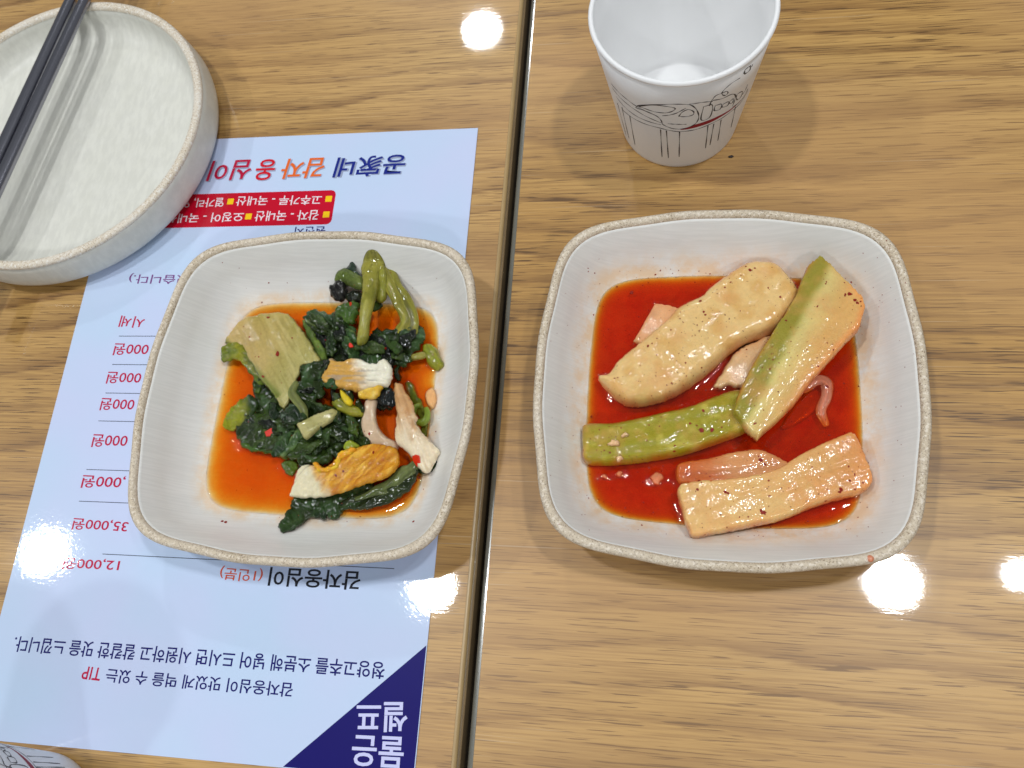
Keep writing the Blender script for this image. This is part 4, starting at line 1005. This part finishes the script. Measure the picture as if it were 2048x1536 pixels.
leaf("leaf_strip", "tiny lime green leaf shred above the large cabbage heart", "leaf", [(738, 1000), (752, 968), (785, 965), (812, 990), (790, 1010), (755, 1022)], 14.5, 2, 1.2, srgb(138, 150, 36), 71, rag=3, step=2.4, mat=MAT_PALE)

# --- limp shreds lying over the dark middle of the pile
shred_spots = [(330, 800, 70, 9.5), (300, 880, 62, 9), (390, 900, 75, 12), (350, 960, 66, 10), (450, 970, 80, 12.5), (560, 1000, 76, 12.5), (640, 960, 80, 13), (720, 940, 70, 13), (780, 890, 66, 13), (600, 900, 60, 13),
               (620, 720, 66, 15), (600, 800, 60, 14.5), (700, 760, 56, 14), (680, 500, 70, 14), (780, 530, 76, 14.5), (880, 520, 80, 15), (960, 500, 70, 14.5), (1040, 480, 66, 13.5), (1010, 560, 56, 12.5), (860, 580, 60, 14), (620, 400, 66, 14), (700, 390, 56, 15), (720, 440, 66, 15), (900, 310, 40, 12), (400, 820, 56, 12), (820, 960, 50, 12.5), (690, 1020, 60, 12), (560, 1060, 60, 10), (760, 745, 50, 14.5), (655, 690, 56, 15.5), (925, 705, 46, 14), (1000, 640, 48, 11), (640, 600, 50, 16), (480, 880, 50, 13.5), (700, 850, 50, 14.6), (820, 800, 40, 14.5), (900, 1000, 40, 11), (560, 720, 44, 16), (330, 700, 46, 10.5), (620, 1310, 54, 8.5)]
shred_cols = [(DK, DK2), (srgb(24, 36, 14), srgb(50, 72, 28)), (BK, DK), (srgb(30, 46, 20), srgb(72, 92, 30)), (srgb(24, 38, 20), srgb(48, 74, 34))]
MARKS = [("small white cabbage heart", 800, 645), ("long upright olive stem", 840, 300), ("pale trapezoid stalk slice", 620, 890), ("large orange and white cabbage heart", 740, 1110), ("broad pale cabbage leaf", 400, 560),
         ("translucent onion slice", 880, 890), ("small bright green leaf", 760, 350), ("yellow green lobe at the far left", 240, 830), ("scallion stub at the right", 1170, 560), ("short yellow green stem", 755, 800)]
def place_words(x, y):
    out = []
    for nm, mx, my in sorted(MARKS, key=lambda q: (q[1] - x) ** 2 + (q[2] - y) ** 2)[:3]:
        dx, dy = x - mx, y - my
        v = "" if abs(dy) < 45 else ("above" if dy < 0 else "below"); h = "" if abs(dx) < 45 else ("left of" if dx < 0 else "right of")
        out.append((v + " and " + h if v and h else v or h or "against") + " the " + nm)
    return out
USED_SHRED = set()
def shred_label(x, y):
    w = place_words(x, y)
    for cand in ("limp leaf shred " + w[0], "dark leaf shred " + w[1], "thin leaf shred " + w[2], "leaf shred " + w[0] + ", " + w[1].replace(" the ", " "), "shred " + w[0] + ", " + w[2].replace(" the ", " ")):
        if cand not in USED_SHRED and len(cand.split()) <= 16:
            USED_SHRED.add(cand); return cand
    return "limp leaf shred in the dark middle of the leaf pile"
for i, (x, y, w, z) in enumerate(shred_spots):
    g = random.uniform(0, math.pi); el = random.uniform(.38, .62); k = 9
    pts = []
    for a in np.linspace(0, 2 * np.pi, k, endpoint=False):
        rr = w * random.uniform(.7, 1.1); px_, py_ = rr * math.cos(a), rr * el * math.sin(a)
        pts.append((x + px_ * math.cos(g) - py_ * math.sin(g), y + px_ * math.sin(g) + py_ * math.cos(g)))
    ca, cb = shred_cols[i % 5]
    tl_ = random.uniform(-1.6, 1.6)
    piece("leaf_shred", shred_label(x, y), "leaf", pts, [(x - w, y, z - tl_), (x + w, y, z + tl_)], 0.9, 0.6, veined(ca, cb, srgb(80, 98, 50), (math.cos(g), math.sin(g)), 100 + i, 6), MAT_LEAF, OL, SL, BL,
          rag=7, lump=(1.3, 5), crumple=(.8, 2.6), step=2.8, seed=100 + i, group="dark leaf shreds in the leaf pile")

broth("shallow orange broth around the leaf kimchi in the left bowl", 6.25, CL, RL, MAT_BROTH_L, BL)
broth("deep red broth around the radish sticks in the right bowl", 8.35, CR, RR, MAT_BROTH_R, BR)

# dried drop of broth on the right bowl's rim, crumb beside the cup
rp = at(1741, 1117, 29.0)
th = np.linspace(0, 2 * np.pi, 18, endpoint=False)
V, F = rings_mesh([np.c_[rp[0] + r * (1 + .12 * np.sin(3 * th)) * np.cos(th), rp[1] + r * np.sin(th), np.full(18, rp[2] + z)] for r, z in ((1.0, -0.9), (1.2, 0.0), (.8, 0.35), (.35, .5))], True, True)
tag(mesh_obj("broth_drop", V, F, plain("dried_broth", srgb(206, 128, 92), 0.3, .5, .5, .1), loc=rp), "small orange drop of broth on the lower right rim of the radish bowl", "drop")
cp = at(1462, 313, 0.3)
V, F = rings_mesh([np.c_[cp[0] + r * (1 + .3 * np.sin(2 * th + 1)) * np.cos(th) * 1.5, cp[1] + r * (1 + .25 * np.cos(5 * th)) * np.sin(th), np.full(18, z)] for r, z in ((.5, 0.02), (.65, .3), (.35, .55))], True, True)
tag(mesh_obj("crumb", V, F, MAT_INK, loc=cp), "tiny dark crumb on the table just below the upright paper cup", "crumb")

# ================================================================== CHILI FLAKES
from mathutils.bvhtree import BVHTree
dg = bpy.context.evaluated_depsgraph_get(); dg.update()
def bvh_of(objs):
    V = []; F = []
    for o in objs:
        M = o.matrix_world; b = len(V)
        V += [M @ v.co for v in o.data.vertices]; F += [tuple(b + i for i in p.vertices) for p in o.data.polygons]
    return BVHTree.FromPolygons(V, F)
bpy.context.view_layer.update()
surf = [o for o in scene.objects if o.type == 'MESH' and (o in ALLFOOD or o.name.startswith('kimchi_broth') or (o.parent and o.parent.name.startswith("square_bowl")))]
TREE = bvh_of(surf)
def flake_at(x, y, size, V, F, el=1.0, ang=None):
    d = ROT @ np.array([(x - 1024) / FPX, -(y - 768) / FPX, -1.0]); d /= np.linalg.norm(d)
    hit = TREE.ray_cast(Vector(CAM * MM), Vector(d))
    if hit[0] is None: return
    p = np.array(hit[0]) / MM; n = np.array(hit[1])
    if n @ d > 0: n = -n
    a = np.cross(n, [0.3, 0.9, 0.1]); a /= np.linalg.norm(a); b = np.cross(n, a)
    g = random.uniform(0, 6.28) if ang is None else ang
    a, b = a * math.cos(g) + b * math.sin(g), b * math.cos(g) - a * math.sin(g)
    k = random.choice((5, 6, 7)); base = len(V); h = 0.10 + 0.1 * size
    R_ = [size * random.uniform(.6, 1.2) for _ in range(k)]
    for s, zz in ((1.0, -0.05), (0.85, h)):
        for i in range(k):
            t = 2 * math.pi * i / k
            V.append(p + (a * math.cos(t) * el + b * math.sin(t)) * R_[i] * s + n * zz)
    F.append(tuple(range(base + k, base + 2 * k)))
    for i in range(k): F.append((base + i, base + (i + 1) % k, base + k + (i + 1) % k, base + k + i))
def flakes(name, spec, mat, label):
    V = []; F = []
    for x, y, s, e in spec: flake_at(x, y, s, V, F, e)
    o = mesh_obj(name, V, F, mat, smooth=False, loc=np.mean(V, axis=0))
    o["kind"] = "stuff"; o["label"] = label; o["category"] = "chili flakes"
spec = []
for x, y, s in ((885, 275, .8), (870, 262, .5), (905, 268, .4), (690, 398, .8), (705, 440, .7), (712, 452, .6), (1005, 382, .6), (485, 575, .6), (575, 512, .4), (520, 545, .3), (365, 700, .35), (1280, 370, .9), (1300, 395, .9), (1262, 372, .6), (1310, 405, .6),
                (695, 905, 1.0), (735, 905, .9), (650, 880, .6), (702, 830, .7), (590, 968, .5), (588, 990, .5), (480, 948, .35), (335, 995, .5), (680, 1140, .8), (790, 1150, .9), (800, 1155, .6), (685, 1108, .6), (940, 1230, 1.1), (930, 1225, .8), (880, 1248, .4), (1245, 1140, .9), (1240, 1150, .7), (1280, 1105, .5), (1300, 1140, .5), (1275, 1050, .4), (1010, 1135, .4), (930, 1025, .8), (945, 1040, .6), (920, 1010, .5), (230, 985, .5), (960, 1105, .4), (1185, 1185, .5), (420, 365, .9), (1215, 590, .5), (1155, 655, .5), (965, 665, .4), (1110, 590, .3), (1185, 330, .35), (870, 700, .5), (1190, 735, .7)):
    spec.append((x / SR + OR[0], y / SR + OR[1], s * .9, random.uniform(.8, 1.5)))
for _ in range(460):
    x = random.uniform(1170, 1740); y = random.uniform(535, 1075); spec.append((x, y, random.choice((.1, .14, .18, .22, .34)), random.uniform(.7, 1.6)))
for _ in range(90):
    x = random.choice((random.uniform(1100, 1200), random.uniform(1720, 1830), random.uniform(1100, 1830))); y = random.uniform(480, 1110); spec.append((x, y, random.uniform(.10, .2), random.uniform(.7, 1.6)))
flakes("chili_flakes", spec, MAT_FLAKE, "dark red chili flakes scattered over the radish kimchi")
spec = []
for x, y, s in ((375, 372, .8), (420, 545, 1.1), (350, 655, .7), (285, 465, .4), (860, 930, .8), (345, 300, .5), (378, 205, .5), (170, 1354, .9), (1072, 1352, .7), (735, 1110, .6), (880, 1020, .7), (1180, 920, .4), (155, 1350, .6), (650, 480, .4), (940, 520, .7), (490, 470, .4), (330, 560, .5), (700, 1130, .5), (1100, 1140, .6), (1085, 1155, .5)):
    spec.append((x / SL + OL[0], y / SL + OL[1], s * .9, random.uniform(.8, 1.5)))
for _ in range(60):
    spec.append((random.uniform(440, 880), random.uniform(520, 1050), random.uniform(.12, .26), random.uniform(.7, 1.6)))
flakes("chili_flakes", spec, MAT_FLAKE, "small dark red chili flakes scattered over the leaf kimchi")
for x, y, s, lab in ((1085, 1052, 2.4, "bright red chili bit on the white end of the tan stalk"), (770, 312, 1.8, "orange chili bit on the small bright green leaf"), (385, 925, 1.9, "red chili bit at the lower left of the leaf pile"), (770, 505, 1.5, "orange chili bit at the foot of the upright stem")):
    V = []; F = []
    flake_at(x / SL + OL[0], y / SL + OL[1], s, V, F, 1.2)
    if V: tag(mesh_obj("chili_bit", V, F, MAT_FLAKE_R, smooth=False, loc=np.mean(V, axis=0)), lab, "chili", "larger chili bits")
